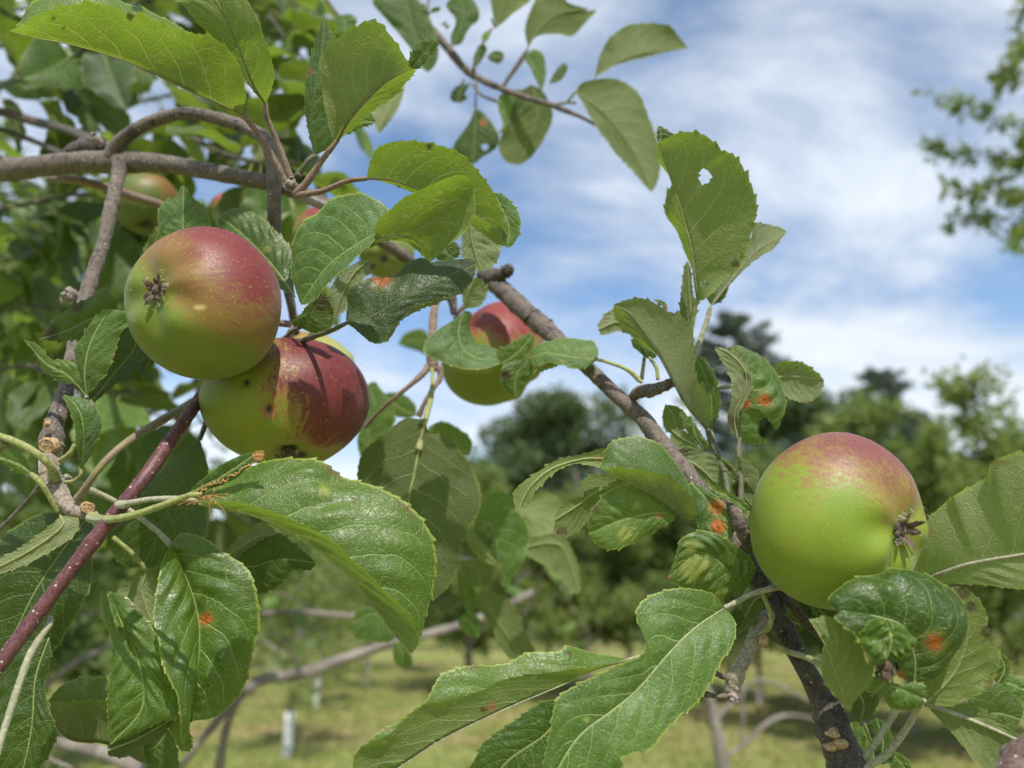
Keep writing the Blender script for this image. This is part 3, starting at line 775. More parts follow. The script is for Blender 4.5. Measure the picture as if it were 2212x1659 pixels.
ott = [
    ((628, 10.1), 'young orchard tree in the nearest white trunk guard, left of the centre of the grass', 4, 1.0, 1),
    ((688, 14.8), 'orchard tree whose white trunk guard stands just up and right of the nearest guard', 4, 1.05, 1),
    ((793, 18.4), 'orchard tree with the small white trunk guard seen right of the other two', 4, 1.1, 1),
    ((148, 19.8), 'orchard tree with a white trunk guard at the far left behind the curled leaves', 4, 1.1, 1),
    ((1638, 15.2), 'orchard tree with a white trunk guard seen behind the fork of the right branch', 4, 1.1, 1),
    ((400, 23.0), 'orchard tree in the far row behind the left leaf cluster', 3, 1.1, 1),
    ((1010, 19.0), 'orchard tree in the far row at the middle of the picture', 2, 1.05, 0),
    ((1185, 19.0), 'bright green orchard tree standing right of the middle without a guard', 1, 1.12, 0),
    ((1360, 16.5), 'yellowish orchard tree below the broad dark tree, left of the right apple', 2, 1.3, 0),
    ((1500, 17.0), 'orchard tree farther back between the yellowish tree and the right apple', 3, 1.2, 0),
    ((880, 24.0), 'small distant orchard tree left of the middle, in the far row', 1, 1.1, 0),
    ((540, 26.0), 'small distant orchard tree behind the nearest guard tree', 2, 1.1, 0),
    ((250, 17.0), 'orchard tree close behind the lower left leaf cluster', 2, 1.0, 0),
    ((1860, 11.5), 'tall orchard tree behind the right apple', 1, 1.2, 0),
    ((2090, 9.6), 'tall yellow green orchard tree rising at the right behind the apple', 0, 1.24, 0),
    ((2290, 9.6), 'tall orchard tree cut by the right edge of the picture', 2, 1.30, 0),
    ((1750, 14.5), 'orchard tree in the second row just behind the right apple', 3, 1.3, 0),
    ((2140, 15.0), 'orchard tree in the second row near the right edge', 1, 1.35, 0),
    ((1120, 15.5), 'leafy orchard tree in the middle of the picture, under the hanging shaded leaf', 0, 1.3, 0),
    ((1270, 16.5), 'orchard tree in the second row under the broad dark tree', 1, 1.25, 0),
    ((1010, 17.0), 'orchard tree just left of the middle, second row', 3, 1.15, 0),
    ((1450, 18.0), 'orchard tree directly left of the right apple and below the spotted leaf', 0, 1.45, 0),
    ((1580, 16.0), 'orchard tree standing under the right apple cluster', 1, 1.3, 0),
    ((1960, 11.5), 'orchard tree in the first row between the two tall ones at the right', 3, 1.15, 0),
    ((330, 15.0), 'orchard tree behind the bright curled leaves at the lower left', 0, 1.1, 0),
    ((60, 9.0), 'orchard tree behind the leaves at the lower left edge', 1, 1.1, 0),
]
g = np.random.default_rng(77)
for (x_, dd), lab, v, sc, gd in ott:
    orchard_tree(G(x_, dd, float(ground_z(np.array(0.0), np.array(dd)))), lab, v, sc, g.random() * 6.28, bool(gd), 'orchard trees in rows on the grass')

# ---- dark wood behind the orchard
def broad_tree(seed, w_=11.0, h=16.5, nl=13000, mat=None):
    g = np.random.default_rng(seed); P = []; tb = Buf()
    s = spline(np.array([[0, 0, -0.2], [0.2, 0, h * 0.3], [-0.2, 0.1, h * 0.7]]), 14); tb.add(*tube_vf(s, np.linspace(0.4, 0.12, 14), 9, .05))
    for k in range(26):
        a = g.random() * 6.28; rr = w_ * 0.5 * math.sqrt(g.random()) * 0.85; zt = h * (0.15 + 0.75 * g.random()); lim = math.sqrt(max(0.05, 1 - ((zt - h * 0.45) / (h * 0.58)) ** 2))
        c_ = np.array([math.cos(a) * rr * lim, math.sin(a) * rr * lim, zt]); rad = w_ * (0.11 + 0.10 * g.random())
        m = nl // 26; q = nrm(g.normal(0, 1, (m, 3))) * (rad * g.random((m, 1)) ** 0.45) * np.array([1.2, 1.2, 0.8]); P.append(c_ + q)
        if k % 3 == 0: tb.add(*tube_vf(spline(np.array([s[5], (s[9] + c_) / 2, c_]), 8), np.linspace(0.14, 0.03, 8), 5))
    return tb.mesh('trunk', [FARBARK]), leaves_mesh(np.vstack(P), 0.42, g, mat)
BT = [broad_tree(61, mat=FOL_D), broad_tree(62, 10, 15.5, mat=FOL_D), broad_tree(63, 12, 14.5, mat=FOL_D)]

def pine_tree_mesh(seed, h=24.0, nl=10000):
    g = np.random.default_rng(seed); tb = Buf(); P = []
    tb.add(*tube_vf(np.array([[0, 0, -.2], [0.1, 0, h * .5], [0, 0, h]]), [0.35, 0.2, 0.03], 8))
    k = 0
    z_ = h * 0.25
    while z_ < h * 0.99:
        L_ = (0.05 + 0.30 * ((h - z_) / h) ** 0.62) * h * 0.78
        for j in range(5):
            a = g.random() * 6.28; l2 = L_ * (0.6 + 0.55 * g.random()); e = np.array([math.cos(a) * l2, math.sin(a) * l2, l2 * (0.12 + 0.28 * z_ / h)])
            b0 = np.array([0, 0, z_]); q = spline(np.array([b0, b0 + e * 0.5 - [0, 0, 0.04 * l2], b0 + e]), 10); tb.add(*tube_vf(q, np.linspace(0.07, 0.02, 10), 4))
            m = int(110 + 55 * l2); u = g.random(m) ** 0.6; ii = np.clip((2 + u * 8).astype(int), 0, 9)
            P.append(q[ii] + g.normal(0, 1, (m, 3)) * np.array([0.24, 0.24, 0.12]) * (0.5 + l2 * 0.22))
        z_ += h * 0.032
    return tb.mesh('trunk', [FARBARK]), leaves_mesh(np.vstack(P), 0.34, g, FOL_P, elong=3.0)
PT = [pine_tree_mesh(71), pine_tree_mesh(72)]

def wood_tree(kind, pos, label, sc, rot, cat='tree', name='oak_tree', group='dark trees along the wood edge'):
    tr = thing(name, label, cat, group, pos); tr.rotation_euler.z = rot
    for nm, me in zip(('trunk', 'foliage'), kind):
        o = link(nm, me, tr); o.scale = (sc, sc, sc)
        if nm == 'foliage': o['kind'] = 'stuff'
    return tr
wt = [(1255, 50, 'broad dark tree with a rounded crown left of the long twig, against the clouds', 0, 1.05), (1130, 56, 'dark broadleaf tree at the left end of the rounded tree group', 1, 1.08),
      (1420, 52, 'dark broadleaf tree partly behind the right branch', 2, 0.98), (1010, 64, 'low dark tree seen left of the broad tree group', 2, 1.08), (1820, 46, 'dark tree with a flat top just above the right apple', 0, 0.98),
      (1690, 60, 'dark broadleaf tree at the foot of the big pine', 1, 0.92), (1940, 58, 'dark broadleaf tree at the foot of the two small conifers', 2, 0.85), (1560, 62, 'dark broadleaf tree hidden behind the spotted leaves', 1, 0.85),
      (860, 70, 'low dark tree behind the large hanging shaded leaf', 0, 0.8), (700, 74, 'low dark tree behind the two left apples', 2, 0.8), (540, 72, 'low dark tree left of the two left apples', 1, 0.8), (380, 70, 'dark tree behind the dark red shoot', 0, 0.85),
      (220, 68, 'dark tree behind the knotted spur at the left', 2, 0.9), (60, 70, 'dark tree at the left edge of the wood', 1, 0.9), (2100, 62, 'dark tree near the right end of the wood', 0, 0.8), (2230, 60, 'dark tree cut by the right edge of the picture', 1, 0.85)]
for x_, dd, lab, v, sc in wt:
    wood_tree(BT[v], G(x_, dd), lab, sc, g.random() * 6)
wood_tree(PT[0], G(1642, 56), 'tall dark pine rising above the wood, left of the blue gap', 1.0, 1.2, 'pine tree', 'pine_tree', 'pines above the wood')
wood_tree(PT[1], G(1975, 60), 'slim dark conifer above the orchard at the right', 0.86, 0.4, 'pine tree', 'pine_tree', 'pines above the wood')
wood_tree(PT[0], G(2040, 64), 'shorter dark conifer just right of the slim one', 0.76, 2.4, 'pine tree', 'pine_tree', 'pines above the wood')
P = []
for k in range(460):
    c_ = np.array([g.uniform(-75, 75), g.uniform(36, 43), 0]); m = 45; hh_ = g.uniform(2.0, 7.5)
    P.append(c_ + nrm(g.normal(0, 1, (m, 3))) * g.random((m, 1)) ** .4 * [1.8, 1.0, hh_ * .55] + [0, 0, hh_ * .5])
tag(link('undergrowth', leaves_mesh(np.vstack(P), 0.34, g, FOL_A)), 'light green undergrowth along the foot of the wood', None, None, 'stuff')
# continuous low wood far behind so that the horizon is closed
P = []
for k in range(420):
    c_ = np.array([g.uniform(-150, 150), g.uniform(82, 100), 0]); hh_ = g.uniform(5, 9); m = 60
    P.append(c_ + nrm(g.normal(0, 1, (m, 3))) * g.random((m, 1)) ** .4 * [4.2, 3, hh_ * .55] + [0, 0, hh_ * .5])
tag(link('distant_wood', leaves_mesh(np.vstack(P), 1.1, g, FOL_D)), 'far dark wood closing the horizon behind the orchard', None, None, 'stuff')

# =================================================================== BRANCHES
def branch_thing(label, org, pts, cat='branch', name='apple_branch'):
    xy = D(org, [pts[0][:2]]); p = P3(xy, [pts[0][2]])[0]
    return thing(name, label, cat, None, tuple(p))
def limb(par, org, pts, mat, name='twig', rough=0.05, seg=14, seed=0, label=None):
    V, F = ptube(org, pts, seg, 14, rough, seed)
    c0 = V.mean(0); o = link(name, mesh_from(name, V - c0, F, True, [mat]), par); o.location = Vector(c0) - par.location
    if label: o['label'] = label
    return o
def knob(par, org, x, y, d, r, mat, seed=0, name='bud', dirn=(0.6, 0.5, 0.3), ln=1.6, scales=True):
    """a bud: overlapping pointed scales round a short axis"""
    k = 0.32 if org != 'o' else 1.0
    c = P3(D(org, [[x, y]]), [d])[0]; rr = r * k * d / FP / 100
    ax = nrm(np.array(dirn, float)) @ np.array([Rgt, Upv, -np.array(Fwd)]); g = np.random.default_rng(seed + 900); bf = Buf()
    e1 = nrm(np.cross(ax, [0.2, 0.5, 0.8])); e2 = np.cross(ax, e1)
    tt = np.linspace(0, 1, 8)
    prof = np.array([0.55, 0.85, 1.0, 0.98, 0.85, 0.62, 0.35, 0.05])
    V, F = tube_vf(ax * (tt[:, None] * ln * rr), prof * rr * 0.85, 10, 0.08, seed); bf.add(V, F)
    if scales:
        for q in range(9):
            a = q * 2.4; z0 = (q / 9) * 0.75; dd = np.cos(a) * e1 + np.sin(a) * e2; sd = -np.sin(a) * e1 + np.cos(a) * e2
            b = ax * z0 * ln * rr + dd * rr * 0.72; tip = ax * (z0 + 0.42) * ln * rr + dd * rr * (0.85 - 0.5 * z0 + 0.15 * g.random()); m = (b + tip) / 2 + dd * rr * 0.28
            bf.add([b - sd * rr * .5, b + sd * rr * .5, m + sd * rr * .45, tip, m - sd * rr * .45, m + dd * rr * .06], [[0, 1, 5], [1, 2, 5], [2, 3, 5], [3, 4, 5], [4, 0, 5]])
    me = bf.mesh(name, [mat]); o = link(name, me, par); o.location = Vector(c) - par.location
    return o

# ---- big limb from the left edge
LB = branch_thing('grey limb coming in from the upper left edge with an arching shoot and hanging twigs', 'o', [[-60, 376, 46, 22]])
limb(LB, 'o', [[-260, 390, 50, 28], [-60, 376, 47, 26], [60, 362, 45, 24], [160, 352, 44, 23], [262, 350, 43, 24], [340, 352, 42, 19], [430, 366, 41, 18], [520, 384, 40, 17], [610, 405, 40, 16], [700, 440, 41, 15], [790, 500, 43, 14], [880, 560, 45, 12], [960, 640, 47, 11]], BARK, 'limb', 0.05, 18, 1)
limb(LB, 'o', [[240, 345, 43, 17], [258, 308, 42.5, 15], [300, 276, 42, 14], [360, 252, 41.5, 13.5], [410, 245, 41, 13.5], [470, 256, 40.5, 13.5], [530, 275, 40, 14], [572, 300, 39, 15], [588, 340, 38.5, 15], [592, 400, 38, 15], [592, 455, 38, 14], [598, 540, 38.5, 12], [625, 640, 39, 10], [640, 720, 40, 8]], BARK, 'shoot', 0.05, 16, 2)
limb(LB, 'o', [[262, 350, 42.5, 17], [252, 395, 41.5, 14], [240, 450, 40.5, 13.5], [225, 520, 39.5, 13.5], [205, 580, 38.5, 14], [186, 640, 37.5, 15], [168, 720, 36, 15], [152, 800, 34.5, 15], [136, 865, 33.2, 17], [118, 915, 32.4, 19], [112, 950, 32, 23], [114, 975, 31.8, 24]], BARK, 'hanging_twig', 0.06, 16, 3)
limb(LB, 'o', [[105, 385, 47, 7], [160, 388, 46, 9], [230, 405, 46, 10], [290, 425, 47, 10], [345, 442, 48, 9], [420, 470, 50, 7]], PINKST, 'twig', 0.03, 10, 4)
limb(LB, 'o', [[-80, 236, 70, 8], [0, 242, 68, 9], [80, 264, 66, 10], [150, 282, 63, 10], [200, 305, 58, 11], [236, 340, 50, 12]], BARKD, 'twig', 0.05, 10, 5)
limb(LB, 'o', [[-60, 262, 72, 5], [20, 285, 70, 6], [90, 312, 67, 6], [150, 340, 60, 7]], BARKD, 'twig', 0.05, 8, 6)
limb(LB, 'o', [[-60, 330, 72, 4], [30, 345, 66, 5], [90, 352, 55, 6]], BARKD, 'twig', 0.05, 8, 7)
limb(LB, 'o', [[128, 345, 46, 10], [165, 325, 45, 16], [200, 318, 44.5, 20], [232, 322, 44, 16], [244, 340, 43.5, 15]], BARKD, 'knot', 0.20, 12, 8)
knob(LB, 'o', 168, 640, 38, 17, BUDM, 1, dirn=(-1, 0.15, 0.2), ln=2.0)
knob(LB, 'o', 205, 313, 43.5, 16, BUDM, 2, dirn=(0.5, 0.6, 0.3), ln=1.5)
# spur carrying the upper leaves
limb(LB, 'o', [[700, 442, 40.5, 10], [672, 432, 37, 11], [650, 418, 34.5, 13], [632, 402, 33.2, 12], [622, 392, 32.8, 9]], PINKST, 'spur', 0.10, 12, 9)
knob(LB, 'o', 630, 400, 33, 14, BUDM, 3, dirn=(-0.3, 0.3, 0.9), ln=1.2)
knob(LB, 'o', 646, 386, 33.2, 8, BROWN, 4, dirn=(0.1, 0.8, 0.4), ln=1.6)
# scarred spur at the lower left
limb(LB, 'e', [[355, 230, 31.8, 66], [345, 300, 31.6, 62], [330, 380, 31.2, 62], [350, 470, 31, 66], [400, 560, 30.8, 60], [450, 640, 30.6, 50], [530, 690, 30.5, 42], [640, 715, 30.4, 32]], stem_mat('downy spur bark', (0.17, 0.125, 0.10), (0.29, 0.235, 0.19), 0.8, 0.5, sheen=0.5), 'spur', 0.08, 18, 10)
for (x_, y_, r_, dn) in ((315, 245, 62, (-0.1, -0.1, 1)), (590, 665, 42, (0.35, 0.0, 0.9)), (300, 90, 34, (-0.8, 0.1, 0.6))):
    k = P3(D('e', [[x_, y_]]), [31.2 if y_ < 400 else 30.2])[0]
    axw = nrm(np.array(dn, float)) @ np.array([Rgt, Upv, -np.array(Fwd)]); rr = r_ * .32 * 31 / FP / 100
    e1 = nrm(np.cross(axw, [0.3, .2, .9])); e2 = np.cross(axw, e1); V = []; nn_ = 20; gg = np.random.default_rng(int(x_))
    for q, (rad, hh_) in enumerate(((1.08, -1.1), (1.1, -0.35), (1.0, 0.05), (0.85, 0.10), (0.74, -0.06), (0.55, 0.06), (0.4, -0.03), (0.22, 0.05), (0.02, 0.0))):
        for a in np.linspace(0, 2 * PI, nn_, endpoint=False):
            V.append(k + axw * rr * (hh_ + gg.normal(0, .05)) * 0.8 + (np.cos(a) * e1 + np.sin(a) * e2 * 0.82) * rr * rad * (1 + gg.normal(0, .05)))
    F = [[i * nn_ + j, i * nn_ + (j + 1) % nn_, (i + 1) * nn_ + (j + 1) % nn_, (i + 1) * nn_ + j] for i in range(8) for j in range(nn_)]
    V = np.array(V); o = link('fruit_scar', mesh_from('fruit_scar', V - k, F, True, [SCARM]), LB); o.location = Vector(k) - LB.location
limb(LB, 'e', [[290, 480, 31.6, 14], [200, 600, 33, 15], [80, 730, 35, 15], [-60, 860, 37, 15]], BARK, 'twig', 0.05, 10, 11)
limb(LB, 'e', [[440, 450, 31.5, 20], [560, 520, 32.5, 20], [700, 580, 33, 18], [830, 650, 33.3, 17], [960, 740, 33.5, 17], [1060, 820, 33.6, 17], [1140, 900, 33.5, 20], [1165, 945, 33.4, 14]], PALEST, 'shoot', 0.04, 10, 12)
limb(LB, 'e', [[1300, 0 - 60, 37, 20], [1180, 20, 34.5, 26], [1060, 90, 33, 28], [900, 190, 31.5, 27], [760, 300, 30.6, 26], [660, 410, 30.2, 24], [590, 510, 30.2, 24], [530, 600, 30.5, 28]], stem_mat('green brown shoot', (0.20, 0.19, 0.06), (0.17, 0.12, 0.085), 0.5, sheen=.3), 'shoot', 0.04, 12, 13)
limb(LB, 'e', [[410, 345, 31, 22], [470, 300, 30.7, 20], [520, 220, 30.7, 18], [540, 120, 30.9, 14], [550, 40, 31, 8]], GREENST, 'petiole', 0.03, 9, 14)
for (pts) in ([[390, 690, 30.4, 14], [340, 600, 30.2, 17], [280, 500, 30, 18], [210, 430, 30, 16]],):
    limb(LB, 'e', pts, GREENST, 'petiole', 0.03, 10, 15)
limb(LB, 'e', [[370, 460, 30.6, 40], [340, 380, 30.1, 28], [240, 290, 29.8, 25], [110, 220, 29.8, 24], [0, 180, 30, 23], [-100, 160, 30.2, 20]], GREENST, 'petiole', 0.03, 12, 16)

# ---- dark red shoot crossing in front
RS = branch_thing('dark red smooth shoot with pale dots running up from the lower left edge', 'o', [[0, 1440, 27, 16]])
limb(RS, 'o', [[-140, 1620, 25.5, 19], [-20, 1460, 26.2, 17], [60, 1355, 27, 16.5], [130, 1262, 27.6, 16], [195, 1178, 28.2, 16], [250, 1108, 28.7, 15.5], [310, 1035, 29.4, 15], [370, 950, 31, 14.5], [425, 870, 34, 13.5], [470, 800, 37, 12], [520, 730, 39, 10]], REDSH, 'shoot', 0.03, 18, 20)
limb(RS, 'l', [[345, 640, 27.8, 14], [330, 690, 27.5, 22], [270, 780, 27.2, 24], [200, 900, 26.8, 24], [120, 1120, 26.3, 23], [30, 1400, 25.8, 22], [-60, 1700, 25.2, 22]], PALEST, 'side_shoot', 0.04, 12, 21)
limb(RS, 'e', [[800, 640, 28.4, 28], [840, 640, 28.1, 26], [900, 625, 27.9, 19], [1020, 605, 27.7, 18], [1140, 600, 27.5, 18], [1240, 602, 27.3, 17], [1330, 615, 27.2, 14]], PALEST, 'petiole', 0.04, 12, 22)
limb(LB, 'e', [[620, 728, 30.2, 40], [680, 740, 29.0, 30], [770, 738, 28.0, 25], [900, 712, 27.6, 24], [1030, 670, 27.3, 23], [1140, 630, 27.1, 22], [1230, 595, 27.0, 21], [1300, 575, 26.9, 17], [1360, 572, 26.9, 13]], GREENST, 'torn_petiole', 0.03, 12, 23)
# torn orange fibres
bf = Buf(); g = np.random.default_rng(3)
for k in range(18):
    a0 = np.array([1350 + 90 * g.random(), 575 + 25 * g.random(), 26.85]); p = [a0]
    dirx = g.normal(0.4, 0.8); diry = g.normal(0, 0.8)
    for q in range(4):
        dirx += g.normal(0, .9); diry += g.normal(0, .9); p.append(p[-1] + np.array([dirx * 13, diry * 11, g.normal(-0.03, .07)]))
    bf.add(*ptube('e', [[*q, 2.2] for q in p], 4, 5))
for k in range(16):
    u = k / 15; a0 = np.array([1300 + 430 * u, 560 - 215 * u ** 1.15, 27.2]); bf.add(*ptube('e', [[a0[0], a0[1], 27.2, 4], [a0[0] + 22 + g.normal(0, 6), a0[1] + g.normal(2, 10), 27.15, 4], [a0[0] + 40, a0[1] - 18 + g.normal(0, 9), 27.2, 3]], 4, 5))
for k in range(12):
    bf.add(*ptube('e', [[1700 + 40 * g.random(), 290 + 70 * g.random(), 27.1, 3.5], [1735 + 20 * g.normal(), 310 + 20 * g.normal(), 27, 3.5], [1760 + 25 * g.random(), 280 + 60 * g.random(), 27, 3]], 4, 5))
me = bf.mesh('torn_fibres', [FIBRE]); o = part('torn_fibres', me, LB); o['kind'] = 'stuff'

# ---- right branch
RB = branch_thing('thick grey brown branch rising from the bottom right edge to a dark broken stub', 'o', [[1850, 1659, 27, 40]])
limb(RB, 'o', [[1052, 600, 45, 15], [1075, 618, 44.3, 19], [1100, 640, 43.5, 20], [1145, 682, 42, 20], [1180, 712, 41, 20], [1215, 745, 40, 18], [1270, 795, 38.5, 17], [1330, 852, 37.2, 17], [1385, 900, 36, 18], [1430, 960, 35, 19], [1480, 1020, 34, 19], [1540, 1100, 33, 19], [1600, 1185, 32, 20], [1640, 1255, 31.4, 19]], BARK, 'limb', 0.035, 22, 30)
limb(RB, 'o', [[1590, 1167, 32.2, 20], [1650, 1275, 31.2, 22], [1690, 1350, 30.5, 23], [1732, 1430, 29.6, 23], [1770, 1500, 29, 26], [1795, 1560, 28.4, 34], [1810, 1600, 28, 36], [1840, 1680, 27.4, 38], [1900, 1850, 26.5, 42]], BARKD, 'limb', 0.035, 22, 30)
for (x_, y_, d_, r_) in ((1150, 686, 41.8, 21.5), (1176, 707, 41.2, 22), (1216, 746, 40, 19.5), (1788, 1536, 28.6, 33), (1796, 1566, 28.3, 37)):
    limb(RB, 'o', [[x_ - 5, y_ - 6, d_, r_ * .93], [x_, y_, d_, r_], [x_ + 4, y_ + 6, d_, r_ * .95]], BARKD, 'bark_ring', 0.07, 18, int(x_))
limb(RB, 'o', [[1040, 592, 45.4, 14], [1062, 600, 44.6, 19], [1080, 596, 44, 15], [1092, 586, 43.8, 14], [1104, 580, 43.6, 11]], BARKD, 'broken_stub', 0.16, 14, 33)
knob(RB, 'o', 1088, 590, 43.6, 13, BARKD, 5, dirn=(0.9, 0.45, 0.2), ln=1.9)
for (x_, y_) in ((1805, 1590), (1822, 1612), (1798, 1618)):
    k_ = P3([[x_, y_]], [26.9 - (y_ - 1590) * 0.01])[0]; bfs = Buf(); gg = np.random.default_rng(int(x_)); th = np.linspace(0, 2 * PI, 14, endpoint=False)
    V = np.vstack([[np.array(Rgt) * math.cos(a) * 0.0026 * (1 + gg.normal(0, .15)) + np.array(Upv) * math.sin(a) * 0.0015 * (1 + gg.normal(0, .2)) + np.array(Fwd) * (0.0025 if rr_ == 1 else 0.0) for a in th] if rr_ == 1 else [np.array(Rgt) * math.cos(a) * 0.0015 + np.array(Upv) * math.sin(a) * 0.0008 - np.array(Fwd) * 0.0002 for a in th] for rr_ in (1, 0)])
    F = [[j, (j + 1) % 14, 14 + (j + 1) % 14, 14 + j] for j in range(14)] + [[14 + j for j in range(14)]]
    o = link('bark_patch', mesh_from('bark_patch', V, F, True, [SCARM]), RB); o.location = Vector(k_) - RB.location
# short spur half way, spur under the apple
limb(RB, 'h', [[400, 470, 36.6, 30], [450, 430, 36, 42], [520, 425, 35.5, 44], [600, 400, 35.2, 38], [680, 370, 35, 34], [760, 390, 35, 22]], BARK, 'spur', 0.12, 14, 34)
limb(RB, 'h', [[1020, 1180, 32.5, 20], [1060, 1180, 31.5, 40], [1100, 1240, 31, 48], [1120, 1330, 30.8, 44], [1150, 1400, 31, 40], [1190, 1480, 31.5, 40]], BARK, 'spur', 0.14, 14, 35)
limb(RB, 'j', [[560, 600, 31, 30], [480, 640, 30.4, 44], [420, 680, 30, 46], [400, 760, 29.8, 48], [360, 860, 29.6, 42], [310, 960, 29.4, 44], [270, 1040, 29.3, 56], [240, 1120, 29.3, 52], [240, 1200, 29.3, 18]], stem_mat('felted spur bark', (0.16, 0.13, 0.105), (0.31, 0.265, 0.22), 0.85, 0.3, sheen=0.6), 'spur', 0.11, 16, 36)
limb(RB, 'j', [[220, 1060, 29.2, 14], [150, 1030, 29, 18], [60, 970, 29.2, 14]], BARK, 'twig', 0.08, 9, 37)
limb(RB, 'j', [[220, 1170, 29.2, 20], [140, 1175, 29.1, 16], [60, 1160, 29.1, 20], [20, 1150, 29.1, 8]], BARK, 'twig', 0.08, 9, 38)
knob(RB, 'j', 450, 800, 29.2, 40, SCARM, 6, dirn=(0, 0.2, 1), ln=0.8); knob(RB, 'j', 575, 790, 29.8, 30, BROWN, 7, dirn=(0.7, 0, 0.7), ln=1.1); knob(RB, 'j', 250, 1150, 29, 34, BUDM, 8, dirn=(-0.1, -1, 0.3), ln=1.9)
limb(RB, 'j', [[520, 430, 29.5, 14], [450, 470, 29.3, 14], [480, 560, 29.1, 15], [505, 650, 29.1, 16], [480, 720, 29.3, 18], [400, 780, 29.5, 18]], GREENST, 'petiole', 0.04, 10, 39)
limb(RB, 'j', [[310, 520, 30, 12], [350, 600, 29.8, 16], [400, 670, 29.8, 20]], DARKST, 'petiole', 0.04, 9, 40)
limb(RB, 'j', [[540, 440, 31, 24], [640, 560, 30.6, 28], [760, 690, 30.2, 30], [860, 790, 30, 26], [960, 900, 30, 22]], BROWN, 'withered_shoot', 0.10, 10, 41)
limb(RB, 'j', [[520, 830, 29.4, 16], [640, 880, 28.8, 18], [740, 910, 27.5, 20], [860, 970, 26.2, 22]], GREENST, 'petiole', 0.04, 10, 42)
limb(RB, 'j', [[1540, 1200, 25.0, 14], [1480, 1290, 25.6, 18], [1400, 1420, 26.6, 20], [1290, 1560, 26.8, 22], [1150, 1660, 27, 26], [1060, 1760, 27.2, 30]], PALEST, 'petiole', 0.04, 10, 43)
limb(RB, 'j', [[1380, 1210, 25.0, 16], [1330, 1300, 26.9, 22], [1240, 1440, 27, 22], [1160, 1560, 27.2, 24], [1060, 1700, 27.4, 28]], PALEST, 'petiole', 0.04, 10, 44)
# dark stem in the corner
CB = branch_thing('short dark branch cut by the bottom right corner of the picture', 'o', [[2240, 1640, 23, 50]])
limb(CB, 'j', [[2420, 1380, 24, 80], [2290, 1500, 23.5, 90], [2200, 1640, 23, 120], [2150, 1800, 22.6, 140], [2120, 2000, 22.3, 150]], stem_mat('dark red brown bark', (0.06, 0.032, 0.026), (0.13, 0.085, 0.07), 0.7, 0.8), 'limb', 0.06, 18, 50)

# ---- slim reddish twig under the middle leaves
MT = branch_thing('slim reddish brown twig hanging in the middle left of the half hidden apple', 'd', [[1050, 690, 44, 30]])
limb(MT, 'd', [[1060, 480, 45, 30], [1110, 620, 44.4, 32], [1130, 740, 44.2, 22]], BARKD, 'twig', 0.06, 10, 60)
limb(MT, 'd', [[1090, 560, 45, 26], [1010, 660, 44.2, 22], [990, 760, 43.8, 30], [985, 860, 43.4, 30], [980, 960, 43, 34], [985, 1060, 42.8, 40], [985, 1120, 42.6, 30]], PINKST, 'twig', 0.08, 12, 61)
limb(MT, 'd', [[960, 1080, 42.8, 26], [920, 1140, 42.4, 22], [830, 1220, 42, 16], [720, 1310, 42, 15], [620, 1400, 42.5, 15], [530, 1500, 43, 15]], PINKST, 'petiole', 0.05, 9, 62)
limb(MT, 'd', [[1030, 1090, 42.6, 24], [1035, 1170, 42.4, 20], [990, 1240, 42, 16], [930, 1340, 41.8, 18], [890, 1430, 41.8, 22]], PINKST, 'petiole', 0.05, 9, 63)
limb(MT, 'd', [[980, 1110, 42.4, 14], [985, 1180, 41, 14], [975, 1300, 39.5, 17], [945, 1420, 38.5, 20], [910, 1560, 37.8, 22], [890, 1660, 37.4, 22]], GREENST, 'petiole', 0.04, 10, 64)

# ---- blurred twig across the top
TT = branch_thing('thin twig with a few leaves hanging in front of the sky at the top', 'o', [[870, 0, 62, 6]])
limb(TT, 'o', [[820, -80, 66, 8], [868, -5, 64, 8], [915, 45, 63, 8], [960, 95, 62, 9], [1005, 150, 61, 8], [1045, 175, 60, 7.5], [1085, 192, 59, 7], [1140, 212, 58, 6], [1190, 226, 57, 6], [1215, 236, 56.5, 6], [1260, 255, 56, 4], [1290, 272, 56, 3]], BARK, 'twig', 0.10, 10, 70)
limb(TT, 'o', [[700, -10, 66, 4], [728, 30, 65, 4], [760, 62, 64, 3]], BARK, 'twig', 0.05, 8, 71)
limb(TT, 'o', [[1085, 190, 59, 5], [1110, 150, 59, 4], [1135, 112, 59, 3]], BARK, 'twig', 0.05, 8, 72)
limb(TT, 'o', [[1020, 165, 60.5, 4], [1028, 130, 60, 4], [1048, 85, 60, 3], [1062, 62, 60, 3]], PINKST, 'twig', 0.05, 8, 73)
limb(TT, 'o', [[1190, 226, 57, 4], [1225, 222, 57, 3], [1245, 222, 57, 3]], PINKST, 'twig', 0.05, 8, 74)
limb(TT, 'o', [[920, 50, 63, 3], [925, 10, 63, 3], [928, -30, 63, 2]], PINKST, 'twig', 0.05, 8, 75)
knob(TT, 'o', 1008, 155, 60.5, 8, BUDM, 12, dirn=(-.3, .9, .2), ln=1.6); knob(TT, 'o', 916, 48, 62.5, 9, BUDM, 13, dirn=(-.5, .8, .2), ln=1.3); knob(TT, 'o', 1062, 184, 59.6, 7, BUDM, 14, dirn=(.3, .9, .2), ln=1.3)

